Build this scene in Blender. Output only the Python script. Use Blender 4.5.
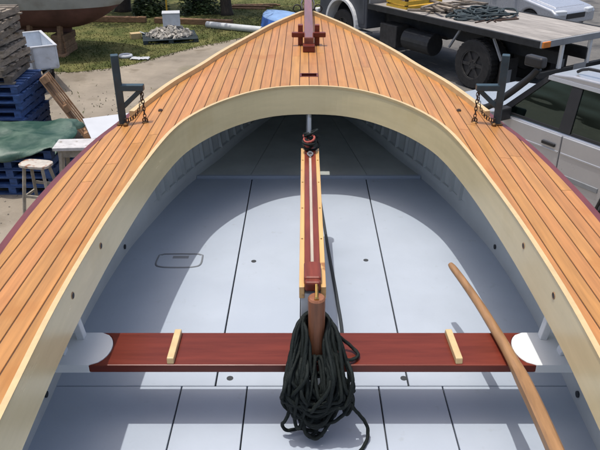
import bpy, bmesh, math, random
from mathutils import Vector, Matrix
random.seed(7)
R = math.radians
for o in list(bpy.data.objects): bpy.data.objects.remove(o)
sc = bpy.context.scene
C = sc.collection

# ------------------------------------------------------------------ camera, sky, sun, exposure
G = 3.8                                   # eye height above the ground
PITCH = math.atan2(342, 650)
cam = bpy.data.cameras.new('camera'); camo = bpy.data.objects.new('camera', cam); C.objects.link(camo)
cam.sensor_fit = 'HORIZONTAL'; cam.sensor_width = 36.0; cam.lens = 36.0 * 650 / 600
cam.shift_x = -0.008
cam.clip_end = 2000
camo.location = (-0.025, 0, G); camo.rotation_euler = (R(90) - PITCH, 0, 0)
sc.camera = camo
SUN = Vector((-0.145, 0.0, 1.0)).normalized()
elev = math.asin(SUN.z); azim = math.atan2(SUN.x, SUN.y)
w = bpy.data.worlds.new('World'); sc.world = w; w.use_nodes = True
nt = w.node_tree; bg = nt.nodes['Background']
sky = nt.nodes.new('ShaderNodeTexSky'); sky.sky_type = 'NISHITA'; sky.sun_disc = False
sky.sun_elevation = elev; sky.sun_rotation = azim; sky.air_density = 0.8; sky.dust_density = 4.0; sky.ozone_density = 1.0
nt.links.new(sky.outputs[0], bg.inputs[0]); bg.inputs[1].default_value = 0.15
sl = bpy.data.lights.new('sun', 'SUN'); sl.energy = 2.1; sl.angle = R(0.5); sl.color = (1.0, 0.96, 0.90)
so = bpy.data.objects.new('sun', sl); C.objects.link(so)
so.rotation_euler = SUN.to_track_quat('Z', 'Y').to_euler()
sc.view_settings.view_transform = 'Standard'; sc.view_settings.look = 'None'
sc.view_settings.gamma = 1.0; sc.view_settings.use_curve_mapping = False
sc.view_settings.exposure = 0.46

# ------------------------------------------------------------------ materials
MATS = {}
def mat(name, col, rough=0.6, metal=0.0, amt=0.12, scale=6.0, stretch=(1, 1, 1), col2=None, mix=(0.42, 0.62),
        coat=0.0, bump=0.0, bscale=None, rand=0.0, hue=0.0, spec=0.5, stain=None, stain2=None):
    m = bpy.data.materials.new(name); m.use_nodes = True
    n = m.node_tree; L = n.links; p = n.nodes['Principled BSDF']
    tc = n.nodes.new('ShaderNodeTexCoord'); mp = n.nodes.new('ShaderNodeMapping')
    L.new(tc.outputs['Object'], mp.inputs[0]); mp.inputs['Scale'].default_value = stretch
    vec = mp.outputs[0]
    if rand:
        oi = n.nodes.new('ShaderNodeObjectInfo')
        ml = n.nodes.new('ShaderNodeMath'); ml.operation = 'MULTIPLY'; ml.inputs[1].default_value = 37.0
        L.new(oi.outputs['Random'], ml.inputs[0])
        ad = n.nodes.new('ShaderNodeVectorMath'); ad.operation = 'ADD'
        L.new(mp.outputs[0], ad.inputs[0]); L.new(ml.outputs[0], ad.inputs[1]); vec = ad.outputs[0]
    nz = n.nodes.new('ShaderNodeTexNoise'); nz.inputs['Scale'].default_value = scale
    nz.inputs['Detail'].default_value = 6.0; nz.inputs['Roughness'].default_value = 0.6
    L.new(vec, nz.inputs['Vector'])
    rp = n.nodes.new('ShaderNodeValToRGB')
    a = [max(0, c * (1 - amt)) for c in col]; b = [min(1, c * (1 + amt)) for c in col] if col2 is None else col2
    rp.color_ramp.elements[0].color = (*a, 1); rp.color_ramp.elements[1].color = (*b, 1)
    rp.color_ramp.elements[0].position = mix[0] if col2 else 0.3
    rp.color_ramp.elements[1].position = mix[1] if col2 else 0.7
    L.new(nz.outputs['Fac'], rp.inputs[0]); out = rp.outputs[0]
    for stain in (stain, stain2):            # a second, larger stain: (colour, scale, low, high)
        if not stain: continue
        n2 = n.nodes.new('ShaderNodeTexNoise'); n2.inputs['Scale'].default_value = stain[1]; n2.inputs['Detail'].default_value = 5
        L.new(tc.outputs['Object'], n2.inputs['Vector'])
        mr = n.nodes.new('ShaderNodeMapRange'); mr.inputs[1].default_value = stain[2]; mr.inputs[2].default_value = stain[3]
        L.new(n2.outputs['Fac'], mr.inputs[0])
        mx = n.nodes.new('ShaderNodeMix'); mx.data_type = 'RGBA'
        L.new(mr.outputs[0], mx.inputs['Factor']); L.new(out, mx.inputs['A']); mx.inputs['B'].default_value = (*stain[0], 1)
        out = mx.outputs['Result']
    if rand:
        hs = n.nodes.new('ShaderNodeHueSaturation')
        mr = n.nodes.new('ShaderNodeMapRange'); mr.inputs[3].default_value = 1 - rand; mr.inputs[4].default_value = 1 + rand
        L.new(oi.outputs['Random'], mr.inputs[0]); L.new(mr.outputs[0], hs.inputs['Value'])
        wn = n.nodes.new('ShaderNodeTexWhiteNoise'); wn.noise_dimensions = '1D'; L.new(oi.outputs['Random'], wn.inputs['W'])
        m2 = n.nodes.new('ShaderNodeMapRange'); m2.inputs[3].default_value = 0.5 - hue; m2.inputs[4].default_value = 0.5 + hue
        L.new(wn.outputs['Value'], m2.inputs[0]); L.new(m2.outputs[0], hs.inputs['Hue'])
        L.new(out, hs.inputs['Color']); out = hs.outputs[0]
    L.new(out, p.inputs['Base Color'])
    # gloss varies a little with the same noise
    rr = n.nodes.new('ShaderNodeMapRange'); rr.inputs[3].default_value = max(0.02, rough - 0.06); rr.inputs[4].default_value = min(1, rough + 0.08)
    L.new(nz.outputs['Fac'], rr.inputs[0]); L.new(rr.outputs[0], p.inputs['Roughness'])
    p.inputs['Metallic'].default_value = metal
    p.inputs['Specular IOR Level'].default_value = spec
    if coat:
        p.inputs['Coat Weight'].default_value = coat; p.inputs['Coat Roughness'].default_value = 0.08
    if bump:
        bp = n.nodes.new('ShaderNodeBump'); bp.inputs['Strength'].default_value = 1.0; bp.inputs['Distance'].default_value = bump
        if bscale:
            nb = n.nodes.new('ShaderNodeTexNoise'); nb.inputs['Scale'].default_value = bscale; nb.inputs['Detail'].default_value = 5
            L.new(vec, nb.inputs['Vector']); L.new(nb.outputs['Fac'], bp.inputs['Height'])
        else:
            L.new(nz.outputs['Fac'], bp.inputs['Height'])
        L.new(bp.outputs[0], p.inputs['Normal'])
    MATS[name] = m
    return m
M = MATS
mat('deck_wood', (0.435, 0.202, 0.064), 0.38, stretch=(26, 1.3, 26), scale=2.2, amt=0.20, rand=0.075, hue=0.005, bump=0.0005, spec=0.34, stain=((0.385, 0.155, 0.040), 5.0, 0.56, 0.74))
mat('caulk', (0.095, 0.044, 0.020), 0.7, amt=0.2)
mat('pale_wood', (0.55, 0.41, 0.21), 0.40, stretch=(14, 14, 14), scale=1.5, amt=0.10, bump=0.0004)
mat('arc_wood', (0.67, 0.500, 0.230), 0.26, stretch=(1.2, 1.2, 7), scale=2.0, amt=0.10, spec=0.4,
    stain=((0.58, 0.41, 0.17), 2.6, 0.48, 0.75))
mat('coaming_wood', (0.70, 0.565, 0.315), 0.24, stretch=(1.3, 1.0, 8), scale=1.8, amt=0.09, spec=0.45,
    stain=((0.60, 0.455, 0.22), 2.3, 0.56, 0.76))
mat('mahogany', (0.135, 0.025, 0.014), 0.30, stretch=(1.6, 15, 15), scale=2.0, amt=0.25, coat=0.0, spec=0.32, bump=0.0004)
mat('mahogany_long', (0.165, 0.034, 0.019), 0.32, stretch=(22, 2.0, 22), scale=2.0, amt=0.30, coat=0.0, spec=0.32, bump=0.0004)
mat('sprit_varnish', (0.20, 0.062, 0.040), 0.24, stretch=(20, 1.5, 20), scale=2.0, amt=0.25, coat=0.25)
mat('rub_red', (0.135, 0.030, 0.030), 0.38, stretch=(8, 2, 8), scale=3, amt=0.2)
mat('case_pale', (0.58, 0.35, 0.13), 0.35, stretch=(22, 1.2, 22), scale=2.2, amt=0.2, stain=((0.30, 0.13, 0.04), 14, 0.66, 0.72))
mat('tiller_wood', (0.30, 0.165, 0.075), 0.45, stretch=(24, 3, 24), scale=2.0, amt=0.28, bump=0.0006)
mat('floor_paint', (0.385, 0.435, 0.500), 0.40, scale=5, amt=0.04, spec=0.4, stain2=((0.33, 0.365, 0.405), 22, 0.66, 0.82), stain=((0.365, 0.415, 0.485), 2.0, 0.50, 0.72), bump=0.0004, bscale=60)
mat('bilge_paint', (0.47, 0.49, 0.455), 0.6, scale=4, amt=0.15)
mat('hull_paint', (0.54, 0.565, 0.555), 0.5, scale=4, amt=0.08, bump=0.0005, bscale=40)
mat('white_paint', (0.70, 0.715, 0.70), 0.45, scale=5, amt=0.04)
mat('dark_gap', (0.035, 0.04, 0.045), 0.8, amt=0.2)
mat('brass', (0.52, 0.33, 0.10), 0.32, metal=1.0, amt=0.15, scale=30)
mat('bronze', (0.16, 0.085, 0.030), 0.5, metal=0.7, amt=0.4, scale=40)
mat('slot_pale', (0.46, 0.40, 0.31), 0.5, stretch=(20, 2, 20), scale=2, amt=0.2)
mat('slot_wood', (0.075, 0.022, 0.012), 0.6, amt=0.3)
mat('groove_grey', (0.17, 0.185, 0.20), 0.6, amt=0.1)
mat('steel_grey', (0.42, 0.43, 0.44), 0.4, metal=0.8, amt=0.1)
mat('black_rope', (0.010, 0.014, 0.013), 0.70, scale=260, amt=0.6, bump=0.0012, spec=0.2)
mat('post_wood', (0.24, 0.095, 0.045), 0.5, stretch=(24, 24, 3), scale=2.0, amt=0.3, bump=0.0006)
mat('grey_rope', (0.030, 0.036, 0.042), 0.75, scale=240, amt=0.5, bump=0.001)
mat('red_rope', (0.34, 0.07, 0.05), 0.7, scale=200, amt=0.4, bump=0.001)
mat('post_paint', (0.020, 0.046, 0.060), 0.42, scale=14, amt=0.3, stain=((0.06, 0.045, 0.035), 22, 0.64, 0.74))
mat('rust', (0.060, 0.036, 0.026), 0.75, scale=60, amt=0.5, metal=0.3)
mat('old_white', (0.36, 0.37, 0.355), 0.6, amt=0.15, scale=2, stain=((0.26, 0.25, 0.22), 3.0, 0.5, 0.7))
mat('hull_white', (0.70, 0.71, 0.69), 0.4, amt=0.06, scale=2)
# ground and yard
mat('dirt', (0.245, 0.212, 0.165), 0.95, scale=0.9, amt=0.24, stain2=((0.15, 0.125, 0.09), 1.7, 0.56, 0.72), stain=((0.13, 0.125, 0.065), 0.55, 0.60, 0.78), bump=0.02, bscale=9, spec=0.2)
mat('lawn', (0.075, 0.088, 0.026), 0.95, scale=1.6, amt=0.1, col2=(0.150, 0.145, 0.052), bump=0.02, bscale=14, spec=0.15)
mat('blade', (0.085, 0.105, 0.028), 0.8, scale=0.8, amt=0.3, col2=(0.17, 0.155, 0.06), spec=0.2)
mat('pebble', (0.21, 0.185, 0.15), 0.9, scale=3, amt=0.4)
mat('asphalt', (0.115, 0.110, 0.10), 0.92, scale=2.2, amt=0.2, bump=0.01, bscale=40, stain=((0.05, 0.05, 0.05), 1.2, 0.55, 0.7))
mat('grey_timber', (0.21, 0.175, 0.135), 0.9, stretch=(3, 3, 12), scale=3, amt=0.4, rand=0.35, bump=0.002)
mat('blue_timber', (0.030, 0.070, 0.185), 0.75, stretch=(3, 3, 9), scale=4, amt=0.4, rand=0.3, bump=0.002, stain=((0.10, 0.09, 0.08), 7, 0.66, 0.76))
mat('brown_timber', (0.25, 0.145, 0.075), 0.85, stretch=(3, 3, 9), scale=3, amt=0.35, rand=0.3, bump=0.002)
mat('dark_timber', (0.030, 0.045, 0.050), 0.8, scale=5, amt=0.3, rand=0.2)
mat('tarp', (0.016, 0.070, 0.048), 0.5, scale=2.5, amt=0.3, col2=(0.075, 0.125, 0.092), bump=0.015, bscale=5)
mat('stool_top', (0.42, 0.385, 0.33), 0.8, scale=9, amt=0.2, stain=((0.25, 0.12, 0.07), 10, 0.54, 0.64))
mat('stool_leg', (0.27, 0.24, 0.19), 0.85, scale=9, amt=0.35, rand=0.15)
mat('bench_top', (0.44, 0.43, 0.42), 0.75, scale=8, amt=0.2, stain=((0.24, 0.22, 0.19), 9, 0.6, 0.7))
mat('white_board', (0.47, 0.485, 0.50), 0.55, scale=3, amt=0.05)
mat('trailer_white', (0.52, 0.56, 0.60), 0.55, scale=6, amt=0.12, stain=((0.26, 0.24, 0.21), 5, 0.62, 0.76))
mat('chassis_black', (0.014, 0.015, 0.016), 0.6, scale=8, amt=0.5)
mat('rubber', (0.020, 0.019, 0.018), 0.85, scale=14, amt=0.4)
mat('rim_dark', (0.034, 0.032, 0.030), 0.6, scale=10, amt=0.4)
mat('rim_alloy', (0.45, 0.46, 0.47), 0.35, metal=0.8, amt=0.1)
mat('antifoul', (0.125, 0.058, 0.045), 0.8, scale=2.2, amt=0.35)
mat('stone', (0.34, 0.32, 0.28), 0.9, scale=9, amt=0.45)
mat('pvc_pipe', (0.50, 0.52, 0.51), 0.5, scale=5, amt=0.1)
mat('blue_cover', (0.045, 0.13, 0.42), 0.5, scale=3, amt=0.25, bump=0.0)
mat('pale_blue_cover', (0.20, 0.33, 0.55), 0.5, scale=3, amt=0.15)
mat('yellow', (0.55, 0.34, 0.03), 0.6, scale=8, amt=0.2)
mat('amber', (0.60, 0.18, 0.02), 0.35, amt=0.1)
mat('red_lens', (0.35, 0.02, 0.02), 0.3, amt=0.1)
mat('silver_paint', (0.45, 0.455, 0.47), 0.28, metal=0.45, amt=0.04, coat=0.6)
mat('pale_silver', (0.42, 0.44, 0.47), 0.26, metal=0.35, amt=0.03, coat=0.6)
mat('glass_dark', (0.024, 0.042, 0.038), 0.05, amt=0.2, scale=1.2, spec=0.6)
mat('trim_black', (0.016, 0.016, 0.017), 0.5, amt=0.2)
mat('lamp_glass', (0.6, 0.62, 0.62), 0.12, amt=0.05)
mat('cab_paint', (0.055, 0.062, 0.075), 0.4, scale=4, amt=0.2)
mat('cab_white', (0.60, 0.61, 0.60), 0.45, scale=5, amt=0.1)
mat('tray_board', (0.27, 0.25, 0.225), 0.85, stretch=(9, 1, 9), scale=2.5, amt=0.3, rand=0.14, bump=0.002)
mat('panel_grey', (0.23, 0.24, 0.245), 0.6, scale=4, amt=0.15)
mat('bin_green', (0.016, 0.040, 0.036), 0.5, amt=0.2)
mat('bark', (0.055, 0.042, 0.030), 0.95, stretch=(4, 4, 1), scale=6, amt=0.4, bump=0.02)
mat('leaf', (0.030, 0.058, 0.016), 0.6, scale=1.3, amt=0.3, col2=(0.075, 0.11, 0.03))

mat('seat_cloth', (0.10, 0.105, 0.11), 0.9, amt=0.2)
def glass(name, tint):
    m = bpy.data.materials.new(name); m.use_nodes = True; n = m.node_tree; n.nodes.clear()
    o = n.nodes.new('ShaderNodeOutputMaterial'); mx = n.nodes.new('ShaderNodeMixShader'); t = n.nodes.new('ShaderNodeBsdfTransparent'); gl = n.nodes.new('ShaderNodeBsdfGlossy')
    f = n.nodes.new('ShaderNodeFresnel'); f.inputs[0].default_value = 1.9; t.inputs[0].default_value = (*tint, 1); gl.inputs['Roughness'].default_value = 0.02; gl.inputs[0].default_value = (0.75, 1.0, 0.95, 1)
    nz = n.nodes.new('ShaderNodeTexNoise'); nz.inputs['Scale'].default_value = 1.5; bp = n.nodes.new('ShaderNodeBump'); bp.inputs['Distance'].default_value = 0.01
    n.links.new(nz.outputs[0], bp.inputs['Height']); n.links.new(bp.outputs[0], gl.inputs['Normal'])
    n.links.new(f.outputs[0], mx.inputs[0]); n.links.new(t.outputs[0], mx.inputs[1]); n.links.new(gl.outputs[0], mx.inputs[2]); n.links.new(mx.outputs[0], o.inputs[0]); MATS[name] = m
glass('car_glass', (0.26, 0.40, 0.35))

# ------------------------------------------------------------------ mesh helpers
class MB:
    def __init__(s): s.v = []; s.f = []
    def add(s, vs, fs, T=None):
        b = len(s.v)
        s.v += [tuple(T @ Vector(p)) if T else tuple(p) for p in vs]
        s.f += [tuple(b + i for i in f) for f in fs]; return s
    def box(s, c, d, T=None, rz=0, rx=0, ry=0):
        x, y, z = [k / 2 for k in d]
        vs = [(-x, -y, -z), (x, -y, -z), (x, y, -z), (-x, y, -z), (-x, -y, z), (x, -y, z), (x, y, z), (-x, y, z)]
        L = Matrix.Translation(c) @ Matrix.Rotation(rz, 4, 'Z') @ Matrix.Rotation(ry, 4, 'Y') @ Matrix.Rotation(rx, 4, 'X')
        if T: L = T @ L
        return s.add(vs, [(3, 2, 1, 0), (4, 5, 6, 7), (0, 1, 5, 4), (1, 2, 6, 5), (2, 3, 7, 6), (3, 0, 4, 7)], L)
    def prism(s, poly, a, b, axis='z', T=None):
        n = len(poly)
        def P(p, h):
            return {'z': (p[0], p[1], h), 'x': (h, p[0], p[1]), 'y': (p[0], h, p[1])}[axis]
        vs = [P(p, a) for p in poly] + [P(p, b) for p in poly]
        fs = [tuple(range(n))[::-1], tuple(range(n, 2 * n))] + [(i, (i + 1) % n, n + (i + 1) % n, n + i) for i in range(n)]
        return s.add(vs, fs, T)
    def tube(s, pts, r, n=8, closed=False, cap=True, lay=0.0):
        pts = [Vector(p) for p in pts]; N = len(pts)
        rs = r if isinstance(r, (list, tuple)) else [r] * N
        vs = []; up = None; run = 0.0
        for i, p in enumerate(pts):
            a = pts[(i - 1) % N] if (closed or i) else p; b = pts[(i + 1) % N] if (closed or i < N - 1) else p
            t = (b - a).normalized()
            if up is None:
                up = Vector((0, 0, 1)) if abs(t.z) < 0.9 else Vector((1, 0, 0))
            x = t.cross(up)
            if x.length < 1e-5: x = t.orthogonal()
            x.normalize(); up = x.cross(t).normalized()
            if i: run += (p - pts[i-1]).length
            for k in range(n):
                q = 2 * math.pi * k / n
                vs.append(p + (x * math.cos(q) + up * math.sin(q)) * rs[i] * ((1 + 0.11 * math.cos(3 * q - run * lay)) if lay else 1))
        fs = []
        for i in range(N if closed else N - 1):
            for k in range(n):
                j = (i + 1) % N
                fs.append((i * n + k, j * n + k, j * n + (k + 1) % n, i * n + (k + 1) % n))
        if cap and not closed:
            fs += [tuple(range(n)), tuple((N - 1) * n + k for k in range(n))[::-1]]
        return s.add(vs, fs)
    def bar(s, a, b, wx, wy):
        """rectangular bar from a to b"""
        a = Vector(a); b = Vector(b); t = b - a
        q = t.to_track_quat('Z', 'Y').to_matrix().to_4x4()
        return s.box((0, 0, t.length / 2), (wx, wy, t.length), Matrix.Translation(a) @ q)
    def lathe(s, prof, n=20, T=None, axis='x', cap=True):
        vs = []; m = len(prof)
        for k in range(n):
            q = 2 * math.pi * k / n
            for r, h in prof:
                vs.append((h, r * math.cos(q), r * math.sin(q)) if axis == 'x' else (r * math.cos(q), r * math.sin(q), h))
        fs = []
        for k in range(n):
            for j in range(m - 1):
                fs.append((k * m + j, k * m + j + 1, ((k + 1) % n) * m + j + 1, ((k + 1) % n) * m + j))
        if cap: fs += [tuple(k * m for k in range(n)), tuple(k * m + m - 1 for k in range(n))[::-1]]
        return s.add(vs, fs, T)
    def mesh(s, name, material, smooth=False):
        me = bpy.data.meshes.new(name); me.from_pydata(s.v, [], s.f); me.validate()
        bm = bmesh.new(); bm.from_mesh(me); bmesh.ops.recalc_face_normals(bm, faces=bm.faces); bm.to_mesh(me); bm.free()
        me.materials.append(material)
        if smooth:
            for p in me.polygons: p.use_smooth = True
        return me
def obj(name, mb, material, parent=None, smooth=False, bevel=0, world=False, segs=2):
    me = mb.mesh(name, M[material] if isinstance(material, str) else material, smooth) if isinstance(mb, MB) else mb
    o = bpy.data.objects.new(name, me); C.objects.link(o)
    if parent:
        o.parent = parent
        if world and parent.parent is None and parent.type == 'EMPTY':
            o.matrix_parent_inverse = Matrix.LocRotScale(parent.location, parent.rotation_euler, None).inverted()
    if bevel:
        b = o.modifiers.new('bevel', 'BEVEL'); b.width = bevel; b.segments = segs; b.limit_method = 'ANGLE'; b.angle_limit = R(40)
        b.harden_normals = False
    return o
def tag(o, label, cat, group=None):
    o['label'] = label; o['category'] = cat
    if group: o['group'] = group
    return o
def thing(name, label, cat, loc=(0, 0, 0), rz=0, group=None):
    o = bpy.data.objects.new(name, None); C.objects.link(o); o.empty_display_size = 0.2
    o.location = loc; o.rotation_euler = (0, 0, rz); return tag(o, label, cat, group)
def struct(o): o['kind'] = 'structure'; return o
def stuff(o): o['kind'] = 'stuff'; return o
def copy_tree(o, parent=None):
    c = o.copy(); C.objects.link(c); c.parent = parent
    for ch in o.children: copy_tree(ch, c)
    return c
def interp(tab, y):
    """smooth (Catmull-Rom on a sorted table) interpolation"""
    if y <= tab[0][0]: return tab[0][1]
    if y >= tab[-1][0]: return tab[-1][1]
    for i in range(len(tab) - 1):
        if tab[i][0] <= y <= tab[i + 1][0]:
            x0, y0 = tab[i]; x1, y1 = tab[i + 1]
            m0 = (y1 - tab[max(i - 1, 0)][1]) / (x1 - tab[max(i - 1, 0)][0])
            j = min(i + 2, len(tab) - 1); m1 = (tab[j][1] - y0) / (tab[j][0] - x0)
            h = x1 - x0; t = (y - x0) / h
            return (2*t**3-3*t*t+1)*y0 + (t**3-2*t*t+t)*h*m0 + (-2*t**3+3*t*t)*y1 + (t**3-t*t)*h*m1
def smooth_path(pts, k=8, closed=False):
    pts = [Vector(p) for p in pts]; N = len(pts); out = []
    for i in range(N if closed else N - 1):
        if closed: p0, p1, p2, p3 = [pts[(i + j) % N] for j in (-1, 0, 1, 2)]
        else: p0, p1, p2, p3 = pts[max(i - 1, 0)], pts[i], pts[i + 1], pts[min(i + 2, N - 1)]
        for j in range(k):
            t = j / k
            out.append(0.5 * ((2 * p1) + (p2 - p0) * t + (2*p0 - 5*p1 + 4*p2 - p3) * t*t + (3*p1 - p0 - 3*p2 + p3) * t**3))
    if not closed: out.append(pts[-1])
    return out
def lin(a, b, n): return [a + (b - a) * i / n for i in range(n + 1)]

# ------------------------------------------------------------------ the ground
g = MB(); n = 60
ext = lin(-300, -30, 6)[:-1] + lin(-30, 40, 70)[:-1] + lin(40, 400, 6)
for j, yy in enumerate(ext):
    for i, xx in enumerate(ext):
        g.v.append((xx, yy, 0))
m_ = len(ext)
g.f = [(j*m_+i, j*m_+i+1, (j+1)*m_+i+1, (j+1)*m_+i) for j in range(m_-1) for i in range(m_-1)]
struct(obj('ground', g, 'dirt'))
# the lawn: its near edge bends along the dirt track
edge = [(-60, 14.2), (-14, 14.5), (-8, 14.6), (-5.6, 14.7), (-4.4, 15.1), (-3.7, 16.0), (-3.0, 17.1), (-2.2, 17.9), (-1.5, 18.7), (-0.6, 19.4), (0.8, 20.6), (2.5, 22.5), (5, 26), (9, 34), (14, 60)]
epath = smooth_path([(x, y, 0) for x, y in edge], 10)
rng = random.Random(3)
lawn = MB(); vs = []
for p in epath:
    k = 0.13 * (rng.random() - 0.5) + 0.18 * math.sin(p.x * 3.1 + p.y) * 0.6
    vs.append((p.x + k, p.y + k, 0.005))
lawn.prism([(a, b) for a, b, _ in vs] + [(14, 300), (-60, 300)], 0.002, 0.006)
struct(obj('lawn', lawn, 'lawn'))
# hard standing below the vehicles
asph = MB().prism([(0.6, 12.6), (2.0, 10.2), (3.6, 9.0), (6.5, 7.4), (12, 5.5), (30, 5), (30, 40), (8, 30), (1.2, 20.5), (-0.4, 17.5)], 0.001, 0.005)
struct(obj('hard_standing', asph, 'asphalt'))
# grass blades
gb = MB(); rng = random.Random(11)
def edge_y(x):
    for i in range(len(edge) - 1):
        if edge[i][0] <= x <= edge[i+1][0]:
            t = (x - edge[i][0]) / (edge[i+1][0] - edge[i][0]); return edge[i][1] + t * (edge[i+1][1] - edge[i][1])
    return 99
for k in range(26000):
    x = rng.uniform(-12, 3); e = edge_y(x)
    y = e - 0.25 + abs(rng.gauss(0, 1)) * 3.2
    if rng.random() < 0.014: x = rng.uniform(-6, -1.6); y = rng.uniform(5.5, 14)
    if y > 26: continue
    h = rng.uniform(0.02, 0.06); a = rng.uniform(0, 6.28); wd = 0.012
    dx, dy = math.cos(a) * wd, math.sin(a) * wd; lx, ly = rng.gauss(0, 0.03), rng.gauss(0, 0.03)
    gb.add([(x - dx, y - dy, 0.004), (x + dx, y + dy, 0.004), (x + lx, y + ly, h)], [(0, 1, 2)])
go = obj('grass', gb, 'blade'); stuff(go); tag(go, 'short dry grass blades growing over the lawn and the yard edges', 'grass')
pb = MB(); rng = random.Random(5)
for k in range(900):
    x = rng.uniform(-6.5, -1.0); y = rng.uniform(4.5, 13); r = rng.uniform(0.006, 0.020)
    T = Matrix.Translation((x, y, r * 0.4)) @ Matrix.Rotation(rng.uniform(0, 6), 4, 'Z')
    pb.add([(r, 0, 0), (0, r * .8, 0), (-r, 0, 0), (0, -r * .7, 0), (0, 0, r * .7), (0, 0, -r * .7)],
           [(0, 1, 4), (1, 2, 4), (2, 3, 4), (3, 0, 4), (1, 0, 5), (2, 1, 5), (3, 2, 5), (0, 3, 5)], T)
po = obj('gravel', pb, 'pebble'); stuff(po); tag(po, 'loose brown gravel strewn over the dirt beside the boat', 'gravel')

# ------------------------------------------------------------------ THE BOAT
HB = [(-2.4, 0.62), (-1.2, 0.83), (0, 0.94), (0.9, 0.985), (1.4, 1.005), (1.8, 1.018), (2.1, 1.029), (2.35, 1.026), (2.6, 1.014), (2.87, 0.988), (3.1, 0.945),
      (3.45, 0.872), (3.7, 0.808), (4.04, 0.690), (4.35, 0.600), (5.0, 0.378), (5.25, 0.288), (5.75, 0.073), (5.9, 0.0)]
HC = [(-2.4, 0.40), (-1.2, 0.53), (0, 0.620), (0.6, 0.662), (1.1, 0.694), (1.5, 0.716), (1.9, 0.718), (2.2, 0.708), (2.48, 0.690), (2.75, 0.660),
      (2.95, 0.622), (3.08, 0.575), (3.22, 0.498), (3.34, 0.400), (3.43, 0.297), (3.485, 0.190), (3.507, 0.090), (3.512, 0.0)]
FLOOR = G - 1.64; THW = G - 1.385; CASE = G - 1.135
def hb(y): return max(0.0, interp(HB, y))
def hc(y): return 0.0 if y > 3.512 else max(0.0, interp(HC, y))
def dz(x, y):
    """height of the top of the deck"""
    b = max(hb(y), 0.05)
    drop = 1.07 - 0.07 * max(0, (y - 1.5) / 4.3) ** 2 - 0.05 * max(0.0, 1 - (min(abs(x), b) / 0.95) ** 2) * min(1, b / 0.8)
    return G - drop
def inner(y, z):
    """inside half breadth of the hull at height z"""
    top = hb(y) - 0.045; t = max(0.0, min(1.0, (dz(9, y) - z) / 0.57))
    return max(0.0, top - t * (0.035 + 0.03 * max(0, (y - 3.4))))
boat = thing('boat', 'open wooden sailing boat with honey-coloured laid deck and pale grey cockpit floor', 'boat', (0, 1.6, 1.10))
ys_all = lin(-2.4, 5.9, 110)

# hull skin, inside and outside
def skin(off_fn, levels, name, material):
    mb = MB(); L = len(levels)
    for sgn in (-1, 1):
        b = len(mb.v)
        for y in ys_all:
            for lv in levels: mb.v.append(off_fn(sgn, y, lv))
        for i in range(len(ys_all) - 1):
            for k in range(L - 1):
                mb.f.append((b + i*L+k, b + (i+1)*L+k, b + (i+1)*L+k+1, b + i*L+k+1))
    return obj(name, mb, material, boat, smooth=True, world=True)
skin(lambda s, y, t: (s * inner(y, dz(9, y) - 0.02 - t * 0.62), y, dz(9, y) - 0.02 - t * 0.62), lin(0, 1, 6), 'hull_lining', 'hull_paint')
def outside(s, y, t):
    b = hb(y) - 0.004; top = dz(9, y) - 0.03; keel = 1.12 + 0.9 * max(0, (y - 4.0) / 1.9) ** 2
    z = top + (keel - top) * t
    return (s * b * (1 - t ** 3.2) , min(y, 5.9 - 0.5 * t * t * 0.4), z)
skin(outside, lin(0, 1, 10), 'hull', 'hull_white')
tr = MB(); pr = [outside(-1, -2.4, t) for t in lin(0, 1, 10)] + [outside(1, -2.4, t) for t in lin(1, 0, 10)]
tr.prism([(p[0], p[2]) for p in pr], -2.40, -2.36, 'y'); obj('transom', tr, 'mahogany', boat, world=True)

def solve(fn, a, b):
    fa = fn(a)
    for _ in range(50):
        m = (a + b) / 2
        if (fn(m) > 0) == (fa > 0): a = m
        else: b = m
    return (a + b) / 2
cp = []
xs = [0.0, .03, .06, .09, .12, .15, .18, .21, .24, .27, .30, .33, .36, .39, .42, .45, .475, .50, .525, .55, .57, .59, .61, .625]
for x in xs: cp.append((x, solve(lambda y: hc(y) - x, 2.9, 3.5121) if x > 0 else 3.512))
cs = [(hc(y), y) for y in lin(cp[-1][1] - 0.05, -2.38, 90)]
path = cp + cs                                   # from the apex to the stern, going outwards: outward normal flips
path = path[::-1]
HCO = []
for i in range(len(path)):
    a = path[max(i-1, 0)]; b = path[min(i+1, len(path)-1)]; t = Vector((b[0]-a[0], b[1]-a[1])).normalized()
    HCO.append((path[i][1] - t.x * 0.008, max(0.0, path[i][0] + t.y * 0.008)))
HCO.sort(); YA = HCO[-1][0]; HCO[-1] = (YA, 0.0)
def hco(y):
    """the opening, grown by most of the coaming's thickness"""
    if y >= YA: return 0.0
    if y <= HCO[0][0]: return HCO[0][1]
    for (y0, x0), (y1, x1) in zip(HCO[:-1], HCO[1:]):
        if y0 <= y <= y1: return x0 + (x1 - x0) * (y - y0) / max(1e-9, y1 - y0)
SY = 3.80                                        # the mast slot
# deck: a dark bed of caulking with straight planks laid on it
deck = MB(); b0 = 0
for sgn in (-1, 1):
    b = len(deck.v); K = 6; ysd = sorted([q for q in ys_all if abs(q - SY) > 0.0385] + lin(3.0, YA, 60) + [YA + .001, SY - 0.0375, SY + 0.0375])
    for y in ysd:
        i_, o_ = hco(y), hb(y) - 0.004
        i_ = min(i_, o_); m1 = min(i_ + 0.0515, o_)
        for x in [i_] + lin(m1, o_, K - 1):
             deck.v.append((sgn * x, y, dz(x, y) - 0.012))
    for i in range(len(ysd) - 1):
        for k in range(K):
            if k == 0 and abs((ysd[i] + ysd[i+1]) / 2 - SY) < 0.02: continue
            deck.f.append((b + i*(K+1)+k, b + (i+1)*(K+1)+k, b + (i+1)*(K+1)+k+1, b + i*(K+1)+k+1))
decko = obj('deck', deck, 'caulk', boat, world=True)
und = MB(); und.v = [(x, y, z - 0.016) for x, y, z in deck.v]; und.f = list(deck.f)
obj('deck_underside', und, 'hull_paint', boat, world=True)
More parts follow.
